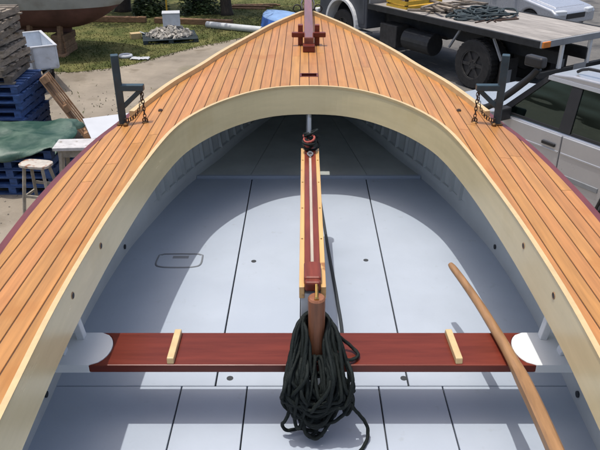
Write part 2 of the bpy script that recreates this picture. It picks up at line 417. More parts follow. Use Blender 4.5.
so_ = decko.modifiers.new('thick', 'SOLIDIFY'); so_.thickness = 0.018; so_.offset = 0
decko['label'] = 'laid deck of straight varnished planks with dark caulked seams'
PW = 0.0545; GAP = 0.0045
rng = random.Random(21)
def plank(sgn, w0, w1, ya, yb):
    """the piece of plank between the seams w0 < w1 from ya to yb, clipped to coaming and sheer"""
    ys = sorted(set([round(q, 4) for q in lin(ya, yb, max(3, int((yb - ya) / 0.12)))]))
    extra = []
    for wv in (w0, w1):
        if wv < 0.717 and ya < 3.52:
            e = solve(lambda y: hco(y) - wv, 1.95, YA - 1e-5)
            extra += [e + d for d in (-0.05, -0.02, 0, 0.012, 0.03)]
        if wv < 1.028:
            e = solve(lambda y: hb(y) - wv, 2.15, 5.9); extra += [e - 0.1, e - 0.04, e]
    if ya < 3.51 and w0 < 0.717:
        a_ = solve(lambda y: hco(y) - min(w1, 0.7165), 1.95, YA - 1e-5); extra += lin(a_, solve(lambda y: hco(y) - w0, 1.95, YA - 1e-5), 8)
    ys = sorted(ys + [e for e in extra if ya < e < yb])
    rows = []
    for y in ys:
        a = max(w0, hco(y)); b = min(w1, hb(y) - 0.002)
        if b - a > 0.0015: rows.append((y, a, b))
        elif rows and rows[-1] is not None: rows.append(None)
    # longest run
    runs = []; cur = []
    for r in rows + [None]:
        if r is None:
            if len(cur) > 1: runs.append(cur)
            cur = []
        else: cur.append(r)
    for run in runs:
        if run[-1][0] - run[0][0] < 0.05: continue
        mb = MB(); n = len(run)
        for y, a, b in run:
            za, zb = dz(a, y), dz(b, y); c = 0.0012 if b - a > 0.006 else 0
            mb.v += [(sgn * a, y, za - 0.008), (sgn * a, y, za - c), (sgn * (a + c), y, za), (sgn * (b - c), y, zb), (sgn * b, y, zb - c), (sgn * b, y, zb - 0.008)]
        for i in range(n - 1):
            for k in range(5): mb.f.append((i*6+k, (i+1)*6+k, (i+1)*6+k+1, i*6+k+1))
        mb.f += [tuple(range(6)), tuple((n-1)*6 + k for k in range(6))]
        obj('plank', mb, 'deck_wood', decko)
for sgn in (-1, 1):
    for k in range(19):
        w0 = k * PW + GAP / 2; w1 = (k + 1) * PW - GAP / 2
        cuts = [-2.38]
        if k >= 10:
            cuts.append(rng.uniform(0.0, 1.0)); cuts.append(rng.uniform(2.3, 3.1))
        elif k == 0: cuts += [SY - 0.0370, SY + 0.0370]
        elif rng.random() < 0.3: cuts.append(rng.uniform(4.0, 4.4))
        cuts.append(5.86)
        for a, b in zip(cuts[:-1], cuts[1:]):
            if k == 0 and abs((a + b) / 2 - SY) < 0.01: continue
            plank(sgn, w0, w1, a + 0.0012, b - 0.0012)

# lined mast slot through the foredeck
fr = MB(); zs = dz(0, SY) - 0.012
for dx, dy, ax, ay in ((0, 0.0345, 0.104, 0.009), (0, -0.0345, 0.104, 0.009), (0.0480, 0, 0.008, 0.060), (-0.0480, 0, 0.008, 0.060)):
    fr.box((dx, SY + dy, zs + 0.003), (ax, ay, 0.022))
obj('slot_frame', fr, 'mahogany', boat, world=True)

# coaming: a bent plywood board following the opening
def ribbon(sgn, pts, off0, off1, z0, z1, name, material, parent=boat, sm=True):
    """pts (x,y) along the opening; off0/off1 distances inward (negative) / outward; z relative to the deck"""
    mb = MB(); N = len(pts)
    for i, (x, y) in enumerate(pts):
        a = pts[max(i-1, 0)]; b = pts[min(i+1, N-1)]
        t = Vector((b[0]-a[0], b[1]-a[1])).normalized(); nrm = Vector((t.y, -t.x))        # outward
        zt = dz(x, y); zz = z1(i) if callable(z1) else z1
        for o, z in ((off0, z0), (off0, zz), (off1, zz), (off1, z0)):
            mb.v.append((sgn * max(0.0, x + nrm.x * o), y + nrm.y * o, zt + z))
    for i in range(N - 1):
        for k in range(4): mb.f.append((i*4+k, i*4+(k+1)%4, (i+1)*4+(k+1)%4, (i+1)*4+k))
    mb.f += [(0, 1, 2, 3), tuple((N-1)*4+k for k in range(4))]
    return obj(name, mb, material, parent, world=True)
for sgn in (-1, 1):
    ribbon(sgn, path, 0.0, 0.013, -0.142, 0.007, 'coaming', 'coaming_wood')
    ny = len([p for p in path if p[1] < 2.35])
    ribbon(sgn, path, -0.002, 0.0145, 0.0072, lambda i: 0.0105 + 0.0095 * max(0, min(1, (i - ny) / 8)), 'coaming_bead', 'pale_wood')
    for hy in (1.62, 1.92):                       # bolt holes through the side coaming
        x = hc(hy) + 0.0005; z = dz(x, hy) - 0.042
        obj('coaming_hole', MB().lathe([(0.0085, -0.002), (0.0085, 0.003)], 12, Matrix.Translation((sgn * x, hy, z))), 'dark_gap', boat, world=True)
        obj('hole_bush', MB().tube([Vector((sgn * (x - 0.001), hy + 0.0098 * math.cos(q), z + 0.0098 * math.sin(q))) for q in lin(0, 2*math.pi, 14)[:-1]], 0.0018, 6, True), 'tiller_wood', boat, world=True)
    # toe rail forward of the steel posts, red rubbing strake all along
    def sheer_pts(y0, y1, n): return [(hb(y), y) for y in lin(y0, y1, n)]
    ribbon(sgn, sheer_pts(3.20, 5.87, 60), -0.034, -0.006, -0.004, 0.030, 'toe_rail', 'pale_wood')
    ribbon(sgn, sheer_pts(-2.4, 5.89, 110), -0.003, 0.024, -0.06, -0.001, 'rubbing_strake', 'rub_red')
# stem head and iron fitting
stem = MB().prism([(5.80, 1.9), (5.99, 2.3), (6.03, dz(0, 5.85) + 0.05), (5.80, dz(0, 5.85) + 0.05)], -0.035, 0.035, 'x')
obj('stem', stem, 'mahogany_long', boat, bevel=0.006, world=True)

# bitts with a crossbar, the bowsprit heel lying between them
zb = dz(0, 4.6)
for sx in (-0.055, 0.060):
    obj('bitt_post', MB().box((sx, 4.615, zb + 0.06), (0.034, 0.045, 0.155)), 'mahogany_long', boat, bevel=0.004, world=True)
obj('bitt_crossbar', MB().box((0.002, 4.585, zb + 0.075), (0.235, 0.034, 0.034)), 'mahogany', boat, bevel=0.006, world=True)
bs = MB(); z0 = zb + 0.050
T = Matrix.Translation((0.002, 4.44, z0)) @ Matrix.Rotation(R(3.0), 4, 'X')
bs.prism([(-0.032, -0.037), (0.032, -0.037), (0.032, 0.037), (-0.032, 0.037)], 0.0, 2.6, 'y', T)
obj('bowsprit', bs, 'sprit_varnish', boat, bevel=0.007, world=True)
obj('heel_block', MB().box((0.002, 4.425, zb + 0.022), (0.080, 0.10, 0.042)), 'mahogany', boat, bevel=0.005, world=True)
gi = MB().tube([(-0.045, 5.80, dz(0, 5.8) + 0.005), (-0.052, 5.80, dz(0, 5.8) + 0.09), (-0.03, 5.80, dz(0, 5.8) + 0.145), (0.03, 5.80, dz(0, 5.8) + 0.145), (0.052, 5.80, dz(0, 5.8) + 0.09), (0.045, 5.80, dz(0, 5.8) + 0.005)], 0.007, 8)
obj('gammon_iron', gi, 'steel_grey', boat, world=True)
for s in (-1, 1):
    ring = MB().tube([Vector((s * 0.09 + 0.032 * math.cos(q), 5.76, dz(0, 5.76) + 0.05 + 0.032 * math.sin(q))) for q in lin(0, 2*math.pi, 16)[:-1]], 0.006, 6, True)
    ring.tube([(s * 0.06, 5.76, dz(0, 5.76) + 0.045), (s * 0.03, 5.79, dz(0, 5.76) + 0.03)], 0.006, 6)
    obj('bow_fairlead', ring, 'trim_black', boat, world=True)

# floorboards: painted panels over a dark sub-floor
sf = MB(); b = 0
for y in ys_all: sf.v += [(-inner(y, FLOOR), y, FLOOR - 0.024), (inner(y, FLOOR), y, FLOOR - 0.024)]
sf.f = [(2*i, 2*i+1, 2*i+3, 2*i+2) for i in range(len(ys_all) - 1)]
floor = obj('floor', sf, 'dark_gap', boat, world=True)
floor['label'] = 'pale blue-grey painted floorboards with dark seams between the panels'
def panel(x0, x1, y0, y1, z=FLOOR, th=0.018, name='floor_panel', fn=None, parent=floor, material='floor_paint'):
    mb = MB(); ys = lin(y0, y1, max(2, int((y1 - y0) / 0.15))); rows = []
    for y in ys:
        lim = inner(y, z) + 0.004
        a, c = (x0 if fn is None else fn(y)[0]), (x1 if fn is None else fn(y)[1])
        a = max(a, -lim); c = min(c, lim)
        if c - a > 0.01: rows.append((y, a, c))
    n = len(rows)
    for y, a, c in rows: mb.v += [(a, y, z - th), (a, y, z), (c, y, z), (c, y, z - th)]
    for i in range(n - 1):
        for k in range(4): mb.f.append((i*4+k, i*4+(k+1)%4, (i+1)*4+(k+1)%4, (i+1)*4+k))
    mb.f += [(0, 1, 2, 3), tuple((n-1)*4+k for k in range(4))]
    return obj(name, mb, material, parent, bevel=0.0015, segs=1)
s_ = 0.0032
YJ = 1.842; YF = 3.735
panel(-2, -0.355 - s_, YJ + 0.003, YF); panel(-0.355 + s_, -0.046, YJ + 0.003, YF)
panel(0.046, 0.358 - s_, YJ + 0.003, YF); panel(0.358 + s_, 2, YJ + 0.003, YF)
panel(-0.0445, 0.0445, YJ + 0.003, 1.90)
for a, b in ((-2, -0.478), (-0.478, -0.237), (-0.237, 0.247), (0.247, 0.482), (0.482, 2)):
    panel(a + 0.0026, b - 0.0026, -2.34, YJ + 0.001, z=FLOOR - 0.001)
# forward flat beyond the cockpit, with diagonal joints
fd = lambda y: 0.37 - 0.16 * (y - 3.75)
panel(-2, -0.4, YF + 0.03, 5.3, z=FLOOR + 0.012, fn=lambda y: (-2, -fd(y) - 0.0012), material='bilge_paint')
panel(-2, -0.4, YF + 0.03, 5.3, z=FLOOR + 0.012, fn=lambda y: (-fd(y) + 0.0012, fd(y) - 0.0012), material='bilge_paint')
panel(-2, -0.4, YF + 0.03, 5.3, z=FLOOR + 0.012, fn=lambda y: (fd(y) + 0.0012, 2), material='bilge_paint')
obj('floor_edge', MB().box((0, YF + 0.014, FLOOR + 0.006), (2 * inner(YF, FLOOR) - 0.01, 0.024, 0.026)), 'floor_paint', floor, bevel=0.003)
for hx, hy in ((-0.275, 2.735), (0.275, 2.745), (-0.305, 1.885), (0.345, 1.885)):
    obj('finger_hole', MB().lathe([(0.0125, 0.0), (0.0125, 0.0012)], 14, Matrix.Translation((hx, hy, FLOOR)), 'z'), 'dark_gap', floor)
# lift-out ring with its slot in the port panel
hx, hy = -0.640, 2.735
U = smooth_path([(hx - 0.108, hy + 0.055, FLOOR), (hx - 0.108, hy - 0.03, FLOOR), (hx - 0.075, hy - 0.055, FLOOR), (hx, hy - 0.06, FLOOR), (hx + 0.075, hy - 0.055, FLOOR), (hx + 0.108, hy - 0.03, FLOOR), (hx + 0.108, hy + 0.055, FLOOR)], 6)
obj('lift_ring', MB().tube(U + [Vector((hx + 0.085, hy + 0.068, FLOOR)), Vector((hx, hy + 0.070, FLOOR)), Vector((hx - 0.085, hy + 0.068, FLOOR))], 0.0050, 8, True), 'groove_grey', floor)
obj('ring_plate', MB().prism([(p.x * 0.985 + hx * .015, p.y * 0.985 + hy * .015) for p in U], FLOOR - .001, FLOOR + 0.0025), 'floor_paint', floor, bevel=0.001)
obj('ring_slot', MB().box((hx + 0.002, hy + 0.035, FLOOR + 0.0022), (0.078, 0.022, 0.003)), 'groove_grey', floor)

# ribs on the lining below the side deck, drain holes in the hull side
for sgn in (-1, 1):
    for k in range(13):
        y = 3.26 + 0.115 * k
        zt = dz(9, y) - 0.03; mb = MB()
        for z in lin(zt, FLOOR + 0.09, 3):
            x = inner(y, z); mb.v += [(sgn * (x + 0.004), y - 0.018, z), (sgn * (x - 0.016), y - 0.022, z), (sgn * (x - 0.016), y + 0.022, z), (sgn * (x + 0.004), y + 0.018, z)]
        for i in range(3):
            for q in range(4): mb.f.append((i*4+q, i*4+(q+1)%4, (i+1)*4+(q+1)%4, (i+1)*4+q))
        obj('rib', mb, 'hull_paint', boat, world=True)
    for hy in (2.80, 1.75):
        z = FLOOR + 0.045; x = inner(hy, z) - 0.003
        obj('drain_hole', MB().lathe([(0.012, -0.003), (0.012, 0.003)], 12, Matrix.Translation((sgn * x, hy, z))), 'dark_gap', boat, world=True)
    # stringer along the lining
    mb = MB(); ys = lin(3.2, 5.0, 30)
    for y in ys:
        z = FLOOR + 0.075; x = inner(y, z)
        e_ = 0.018 * min(1, (y - 3.19) / 0.35); mb.v += [(sgn * (x + .004), y, z - .02), (sgn * (x - e_), y, z - .02), (sgn * (x - e_), y, z + .02), (sgn * (x + .004), y, z + .02)]
    for i in range(len(ys) - 1):
        for q in range(4): mb.f.append((i*4+q, i*4+(q+1)%4, (i+1)*4+(q+1)%4, (i+1)*4+q))
    obj('stringer', mb, 'hull_paint', boat, world=True)
for y in (3.72, 4.3, 4.9):                       # beams below the foredeck
    pts = [(x, dz(x, y) - 0.02) for x in lin(-hb(y) + 0.04, hb(y) - 0.04, 10)]
    obj('deck_beam', MB().prism(pts + [(x, z - 0.07) for x, z in pts[::-1]], y - 0.02, y + 0.02, 'y'), 'hull_paint', boat, world=True)
fb = MB(); y = 5.25; fb.prism([(-inner(y, FLOOR), FLOOR - .02), (inner(y, FLOOR), FLOOR - .02), (inner(y, dz(0, y)), dz(0, y) - .03), (-inner(y, dz(0, y)), dz(0, y) - .03)], y, y + 0.015, 'y')
obj('bulkhead', fb, 'hull_paint', boat, world=True)
obj('pillar', MB().tube([(-0.002, 3.56, FLOOR), (-0.002, 3.56, dz(0, 3.56) - 0.02)], 0.016, 14), 'steel_grey', boat, smooth=True, world=True)

# centreboard case: pale cheeks, mahogany rails, white slot
cy0, cy1 = 1.735, 2.955; L_ = cy1 - cy0; cyc = (cy0 + cy1) / 2
obj('case_body', MB().box((0, cyc, (FLOOR - .01 + CASE - 0.03) / 2), (0.076, L_ - 0.01, CASE - 0.03 - FLOOR + .01)), 'hull_paint', boat, bevel=0.003, world=True)
for s in (-1, 1):
    obj('case_cheek', MB().box((s * 0.0345, cyc, CASE - 0.022), (0.017, L_, 0.044)), 'case_pale', boat, bevel=0.002, world=True)
    obj('case_rail', MB().box((s * 0.0155, cyc + 0.02, CASE - 0.010), (0.0205, L_ - 0.04, 0.028)), 'mahogany_long', boat, bevel=0.002, world=True)
obj('case_slot', MB().box((0, cyc + 0.02, CASE - 0.010), (0.0100, L_ - 0.04, 0.022)), 'slot_pale', boat, world=True)
obj('case_saddle', MB().box((0, 1.80, CASE + 0.010), (0.056, 0.105, 0.034)), 'mahogany_long', boat, bevel=0.008, world=True)
obj('case_saddle', MB().box((0, 1.745, CASE + 0.004), (0.050, 0.035, 0.034)), 'mahogany_long', boat, bevel=0.006, world=True)
for y in (2.05, 2.30, 2.55, 2.8):
    for s in (-1, 1): obj('screw', MB().lathe([(0.004, 0), (0.004, 0.0012)], 8, Matrix.Translation((s * 0.0345, y, CASE)), 'z'), 'brass', boat, world=True)
pin = MB(); px_, py_ = 0.012, 1.700
pin.tube([(px_, py_, THW), (px_ + 0.001, py_ - 0.002, THW + 0.12), (px_, py_ - 0.004, THW + 0.232), (px_, py_ - 0.004, THW + 0.238)], [0.026, 0.027, 0.028, 0.024], 18)
obj('belaying_post', pin, 'post_wood', boat, smooth=False, world=True)
obj('post_bolt', MB().tube([(px_, py_ - 0.012, THW + 0.239), (px_, py_ + 0.03, THW + 0.262)], 0.0055, 8).tube([(px_, py_ - 0.014, THW + 0.236), (px_, py_ - 0.022, THW + 0.235)], 0.009, 8), 'brass', boat, world=True)

# thwart with scooped ends against painted half-round pads
TY0, TY1 = 1.655, 1.828; TH = 0.030
def scoop(sgn, n=12, r=0.0865):
    c = (TY0 + TY1) / 2; out = []
    for q in lin(-1, 1, n):
        out.append((sgn * (0.735 - 0.062 * math.sqrt(max(0, 1 - (abs(q) * 0.995) ** 2))), c + q * (TY1 - TY0) / 2))
    return out
poly = scoop(1) + scoop(-1)[::-1]
obj('thwart', MB().prism(poly, THW - TH, THW, 'z'), 'mahogany', boat, bevel=0.003, world=True)
for s in (-1, 1):
    e = [(x + s * 0.0012, y) for x, y in scoop(s)]
    xo = inner((TY0 + TY1) / 2, THW) + 0.005
    poly = e + [(s * xo, TY1), (s * xo, TY0)]
    obj('thwart_end', MB().prism(poly, THW - TH - 0.002, THW + 0.001, 'z'), 'white_paint', boat, bevel=0.002, world=True)
    arcp = [(s * (xo - 0.14 * math.cos(q)), THW + 0.075 * math.sin(q)) for q in lin(0, math.pi / 2, 8)]
    obj('knee', MB().prism(arcp + [(s * xo, THW + 0.001)], 1.700, 1.735, 'y'), 'white_paint', boat, bevel=0.004, world=True)
    obj('side_strut', MB().bar((s * 0.792, 1.800, THW), (s * 0.835, 1.800, dz(0.85, 1.8) - 0.016), 0.030, 0.026), 'white_paint', boat, bevel=0.003, world=True)
    obj('thwart_cleat', MB().prism([(-0.083, 0), (0.083, 0), (0.078, 0.022), (-0.078, 0.022)], -0.0115, 0.0115, 'x', Matrix.Translation((-0.462 if s < 0 else 0.474, 1.742, THW)) @ Matrix.Rotation(R(0 if s < 0 else 2), 4, 'Z')), 'pale_wood', boat, bevel=0.003, world=True)
# aft bench, behind the viewer's feet
ab = MB(); xo = inner(0.2, THW); ab.prism([(-xo, 0.06), (xo, 0.06), (xo, 0.36), (-xo, 0.36)], THW - TH, THW, 'z')
obj('aft_thwart', ab, 'mahogany', boat, bevel=0.003, world=True)
# cradle below the keel
cr = thing('boat_cradle', 'timber cradle blocks holding up the wooden boat', 'cradle', (0, 1.6, 0))
for y in (-1.4, 1.0, 3.4): obj('keel_block', MB().box((0, y - 1.6, 0.555), (0.5, 0.3, 1.11)), 'grey_timber', cr, bevel=0.01)
for y in (-0.6, 3.0):
    for s in (-1, 1): obj('prop', MB().bar((s * 1.15, y - 1.6, 0), (s * (hb(y) - 0.06), y - 1.6, 1.85), 0.09, 0.09), 'grey_timber', cr)

# ------------------------------------------------------------------ things lying in the boat
# black rope hank on the post
rng = random.Random(4)
rope = MB(); RR = 0.0060
for k in range(38):
    wd = rng.uniform(0.035, 0.108); bot = rng.uniform(0.09, 0.235); ph = rng.uniform(-0.035, 0.035)
    ytop = 1.742 + rng.uniform(-0.004, 0.010); zt = THW + rng.uniform(0.060, 0.155)
    yh = 1.612 - rng.uniform(0.0, 0.055); j = lambda a: rng.uniform(-a, a)
    l = wd * rng.uniform(0.8, 1.05); r_ = wd * rng.uniform(0.8, 1.05)
    zb_ = max(THW - bot, FLOOR + 0.02 + 0.03 * rng.random())
    pts = [(px_ + j(.006), ytop, zt), (px_ - 0.034 - wd * .12, py_ + 0.012, zt - 0.010 + j(.012)),
           (px_ - l * 0.75, py_ - 0.042, zt - 0.055 + j(.015)),
           (px_ - l + j(.014), yh + 0.006 + j(.012), THW - 0.01 + j(.03)), (px_ - l * 0.92 + ph + j(.022), yh + j(.016), (THW + zb_) / 2 - .02),
           (px_ - l * 0.45 + ph, yh + j(.012), zb_ + 0.022), (px_ + ph + j(.01), yh + j(.015), zb_), (px_ + r_ * 0.45 + ph, yh + j(.012), zb_ + 0.022),
           (px_ + r_ * 0.92 + ph + j(.022), yh + j(.016), (THW + zb_) / 2 - .02), (px_ + r_ + j(.014), yh + 0.006 + j(.012), THW - 0.01 + j(.03)),
           (px_ + r_ * 0.75, py_ - 0.042, zt - 0.055 + j(.015)), (px_ + 0.034 + wd * .12, py_ + 0.012, zt - 0.010 + j(.012))]
    rope.tube(smooth_path(pts, 12, True), RR * rng.uniform(0.95, 1.06), 9, True, lay=170)
for k in range(13):
    l = rng.uniform(0.012, 0.07); r_ = rng.uniform(0.012, 0.07); zb_ = THW - rng.uniform(0.08, 0.21); yh = 1.60 - rng.uniform(0, .045); cx = px_ + rng.uniform(-.025, .025); sw = rng.uniform(-.05, .05)
    pts = [(cx - l, 1.645, THW + 0.012 + rng.uniform(0, .02)), (cx - l + sw * .5, yh, THW - 0.05), (cx - l * .6 + sw, yh, zb_ + .03), (cx + sw, yh - .01, zb_), (cx + r_ * .7 + sw, yh, zb_ + .03), (cx + r_ + sw * .5, yh, THW - 0.05), (cx + r_, 1.645, THW + 0.012 + rng.uniform(0, .02)), (cx + .3 * r_, 1.665, THW + .02)]
    rope.tube(smooth_path(pts, 12, True), RR, 9, True, lay=170)
for k in range(5):                                # turns round the hank and stray loops
    z = THW - 0.045 - 0.029 * k + rng.uniform(-.012, .012); ww = 0.085 - 0.006 * k
    pts = [(px_ - ww, 1.60, z + .02 + rng.uniform(-.03, .03)), (px_ - ww * .5, 1.560, z - 0.03), (px_, 1.550, z - .045), (px_ + ww * .5, 1.560, z - 0.03 + rng.uniform(-.02, .02)), (px_ + ww, 1.60, z + .03 + rng.uniform(-.03, .03)), (px_ + ww * .3, 1.635, z + .04), (px_ - ww * .4, 1.635, z + .03)]
    rope.tube(smooth_path(pts, 12, True), RR, 9, True, lay=170)
rope.tube(smooth_path([(px_ + 0.05, 1.70, THW + 0.10), (px_ + 0.085, 1.73, THW + 0.05), (px_ + 0.125, 1.72, THW + 0.016), (px_ + 0.138, 1.69, THW + 0.012), (px_ + 0.115, 1.665, THW + 0.014), (px_ + 0.075, 1.655, THW + 0.02), (px_ + 0.05, 1.63, THW - 0.02)], 12), RR, 9, lay=170)
rope.tube(smooth_path([(px_ + 0.07, 1.63, THW + 0.0), (px_ + 0.105, 1.615, THW - 0.05), (px_ + 0.120, 1.60, THW - 0.11), (px_ + 0.100, 1.595, THW - 0.155), (px_ + 0.088, 1.60, THW - 0.115), (px_ + 0.108, 1.605, THW - 0.06)], 12), RR, 9, lay=170)
rope.tube(smooth_path([(px_ + 0.080, 1.60, THW - 0.06), (px_ + 0.120, 1.595, THW - 0.125), (px_ + 0.158, 1.60, THW - 0.185), (px_ + 0.172, 1.592, FLOOR + 0.035), (px_ + 0.166, 1.565, FLOOR + 0.010), (px_ + 0.135, 1.515, FLOOR + 0.007), (px_ + 0.100, 1.475, FLOOR + 0.006), (px_ + 0.075, 1.44, FLOOR + 0.005), (px_ + 0.055, 1.38, FLOOR + 0.005), (px_ + 0.02, 1.25, FLOOR + 0.005), (px_ - 0.1, 1.1, FLOOR + 0.005)], 12), RR, 9, lay=170)
rope.tube(smooth_path([(px_ - 0.075, 1.60, THW - 0.10), (px_ - 0.098, 1.59, THW - 0.17), (px_ - 0.112, 1.60, FLOOR + 0.05), (px_ - 0.095, 1.60, FLOOR + 0.024), (px_ - 0.055, 1.61, FLOOR + 0.022), (px_ - 0.02, 1.60, FLOOR + 0.024), (px_ + 0.02, 1.59, FLOOR + 0.014), (px_ - 0.02, 1.585, FLOOR + 0.010), (px_ - 0.04, 1.60, FLOOR + 0.03)], 12), RR, 9, lay=170)
tag(obj('rope_coil', rope, 'black_rope', smooth=True), 'thick hank of black rope hung on the round post at the thwart', 'rope')
ln = MB().tube(smooth_path([(px_ + 0.06, 1.86, FLOOR + 0.007), (0.125, 2.10, FLOOR + 0.0075), (0.118, 2.4, FLOOR + 0.0075), (0.095, 2.8, FLOOR + 0.0075), (0.075, 3.2, FLOOR + 0.0075), (0.06, 3.5, FLOOR + 0.0075)], 8), 0.0075, 8)
tag(obj('pendant_rope', ln, 'grey_rope', smooth=True), 'single dark grey rope lying along the floor beside the centreboard case', 'rope')
# lashing at the fore end of the case
la = thing('rope_lashing', 'bundle of black and red cord lashed at the fore end of the case', 'lashing', (0, 2.93, CASE))
for name, material, seed, nn in (('black_cord', 'black_rope', 2, 9), ('red_cord', 'red_rope', 9, 4)):
    rng = random.Random(seed); mb = MB()
    for k in range(nn):
        a = rng.uniform(0, 3.1); r1 = rng.uniform(0.022, 0.040); zc = rng.uniform(0.018, 0.085)
        tl = rng.uniform(-0.7, 0.7)
        pts = [Vector((r1 * math.cos(q), r1 * 0.8 * math.sin(q), 0)) for q in lin(0, 2 * math.pi, 14)[:-1]]
        Tm = Matrix.Translation((rng.uniform(-.008, .008), rng.uniform(-.03, .03), zc)) @ Matrix.Rotation(a, 4, 'Z') @ Matrix.Rotation(tl, 4, 'X')
        mb.tube([Tm @ p for p in pts], 0.0055, 6, True)
    obj(name, mb, material, la, smooth=True)
obj('shackle', MB().tube(smooth_path([(0, -0.05, 0.012), (0.012, -0.075, 0.012), (0, -0.10, 0.010), (-0.012, -0.075, 0.012)], 5, True), 0.004, 6, True).tube([(0, 0.0, 0.05), (0.0, 0.03, 0.15)], 0.006, 6), 'steel_grey', la)
# tiller lying on the thwart
tp = [(0.560, 2.235, THW + 0.030), (0.585, 2.12, THW + 0.026), (0.612, 1.98, THW + 0.020), (0.628, 1.86, THW + 0.0185), (0.640, 1.74, THW + 0.0200), (0.646, 1.64, THW + 0.0225), (0.650, 1.55, THW + 0.024), (0.652, 1.40, THW + 0.027), (0.650, 1.2, THW + 0.031), (0.648, 0.9, THW + 0.033), (0.645, 0.6, THW + 0.031), (0.643, 0.25, THW + 0.028), (0.642, 0.05, THW + 0.027)]
tp = smooth_path(tp, 5)
mb = MB(); Nn = len(tp)
for i, p in enumerate(tp):
    a = tp[max(i-1, 0)]; b = tp[min(i+1, Nn-1)]; t = (b - a).normalized(); sx = t.cross(Vector((0, 0, 1))).normalized(); up = sx.cross(t)
    y = p.y
    r = 0.0145 + 0.0045 * max(0, min(1, (2.2 - y) / 0.5)) + 0.0015 * max(0, min(1, (1.72 - y) / 0.2))
    if i == 0: r *= 0.75
    if i == 1: r *= 0.92
    sq = max(0, min(1, (1.66 - y) / 0.1))          # round grip turning into a chamfered square shank
    for k in range(16):
        q = 2 * math.pi * (k + 0.5) / 16
        c_, s2 = math.cos(q), math.sin(q)
        f_ = 1.0 + sq * (min(1.22, 1 / max(abs(c_), abs(s2))) - 1)
        mb.v.append(p + (sx * c_ + up * s2 * 0.92) * r * f_)
for i in range(Nn - 1):
    for k in range(16): mb.f.append((i*16+k, (i+1)*16+k, (i+1)*16+(k+1)%16, i*16+(k+1)%16))
mb.f += [tuple(range(16)), tuple((Nn-1)*16+k for k in range(16))]
tl = obj('tiller', mb, 'tiller_wood', smooth=True); tag(tl, 'curved brown wooden tiller laid across the thwart at the right', 'tiller')
md = tl.modifiers.new('es', 'EDGE_SPLIT'); md.split_angle = R(35)

# steel posts with an arm, brace and chain at the deck edge
def support_post(sgn, label):
    y = 3.085; x = 0.925; z = dz(x, y)
    t = thing('steel_post', label, 'post', (sgn * x, y, z), 0, 'steel posts at the deck edge')
    obj('post', MB().bar((0, 0, 0.004), (-sgn * 0.004, -0.012, 0.345), 0.036, 0.036), 'post_paint', t, bevel=0.004)
    obj('arm', MB().box((-sgn * 0.065, -0.004, 0.186), (0.118, 0.036, 0.030)), 'post_paint', t, bevel=0.004)
    obj('brace', MB().bar((-sgn * 0.008, -0.002, 0.085), (-sgn * 0.108, -0.004, 0.174), 0.022, 0.022), 'post_paint', t, bevel=0.003)
    obj('foot_plate', MB().box((0, 0, 0.004), (0.052, 0.050, 0.006)).lathe([(0.012, 0), (0.012, .012), (0.006, .018)], 8, Matrix.Translation((-sgn*.022, -.036, 0.0)), 'z'), 'bronze', t, bevel=0.001)
    ch = MB(); zc = 0.170; k = 0
    while zc > 0.018:
        pts = []
        for q in lin(0, 2 * math.pi, 10)[:-1]:
            a = 0.0065 * math.cos(q); b = 0.0125 * math.sin(q)
            pts.append(Vector((-sgn * 0.112 + (a if k % 2 else 0), -0.004 + (0 if k % 2 else a), zc + b)))
        ch.tube(pts, 0.0023, 5, True); zc -= 0.018; k += 1
    obj('chain', ch, 'rust', t)
    c2 = MB(); P = smooth_path([(-sgn * 0.112, -0.004, 0.165), (-sgn * 0.085, -0.01, 0.07), (-sgn * 0.05, -0.025, 0.035), (-sgn * 0.02, -0.03, 0.03)], 6)
    for i in range(len(P) - 1):
        c = (P[i] + P[i+1]) / 2
        c2.tube([c + Vector((0.005 * math.cos(q) * (i % 2), 0.005 * math.cos(q) * (1 - i % 2), 0.010 * math.sin(q))) for q in lin(0, 2*math.pi, 8)[:-1]], 0.0017, 4, True)
    obj('loose_chain', c2, 'rust', t)
    eb = MB().lathe([(0.018, 0), (0.018, 0.005), (0.010, 0.010)], 12, Matrix.Translation((-sgn * 0.112, -0.004, 0.007)), 'z')
    eb.tube([Vector((-sgn * 0.112 + 0.012 * math.cos(q), -0.004, 0.022 + 0.012 * math.sin(q))) for q in lin(0, 2*math.pi, 12)[:-1]], 0.0035, 6, True)
    obj('eye_bolt', eb, 'bronze', t)
    kb = MB().lathe([(0.012, 0), (0.013, 0.010), (0.008, 0.018)], 10, Matrix.Translation((-sgn * 0.155, 0.16, 0.008)), 'z')
    obj('deck_stud', kb, 'rust', t)
support_post(-1, 'dark green steel post with arm and chain on the left deck edge')
support_post(1, 'dark steel post with arm and chain on the right deck edge by the car')

# ------------------------------------------------------------------ yard on the left: pallets, tarp, stool, bench, board
slat_m = {}
def pallet(material, loc, rz, label, group, W=1.16, D=1.0, jit=0.0, rng=random, rx=0, ry=0):
    if material not in slat_m:
        slat_m[material] = (MB().box((0, 0, 0), (W, 0.095, 0.020)).mesh('slat', M[material]), MB().box((0, 0, 0), (0.10, D, 0.085)).mesh('bearer', M[material]))
    sm, bm_ = slat_m[material]
    t = thing('pallet', label, 'pallet', loc, rz, group); t.rotation_euler = (rx, ry, rz)
    for x in (-W/2 + .05, 0, W/2 - .05):
        o = obj('bearer', bm_, None, t); o.location = (x, 0, 0.0625)
    for k in range(7):
        o = obj('slat', sm, None, t); o.location = (rng.uniform(-jit, jit), -D/2 + .05 + k * (D - .1) / 6, 0.115); o.rotation_euler = (0, 0, rng.uniform(-jit, jit))
    for k in (0, 3, 6):
        o = obj('slat', sm, None, t); o.location = (rng.uniform(-jit, jit), -D/2 + .05 + k * (D - .1) / 6, 0.010)
    return t
rng = random.Random(8); PH = 0.126
words = ['lowest', 'second lowest', 'third from the ground', 'fourth from the ground', 'fifth from the ground', 'sixth from the ground', 'seventh from the ground', 'eighth from the ground', 'topmost']
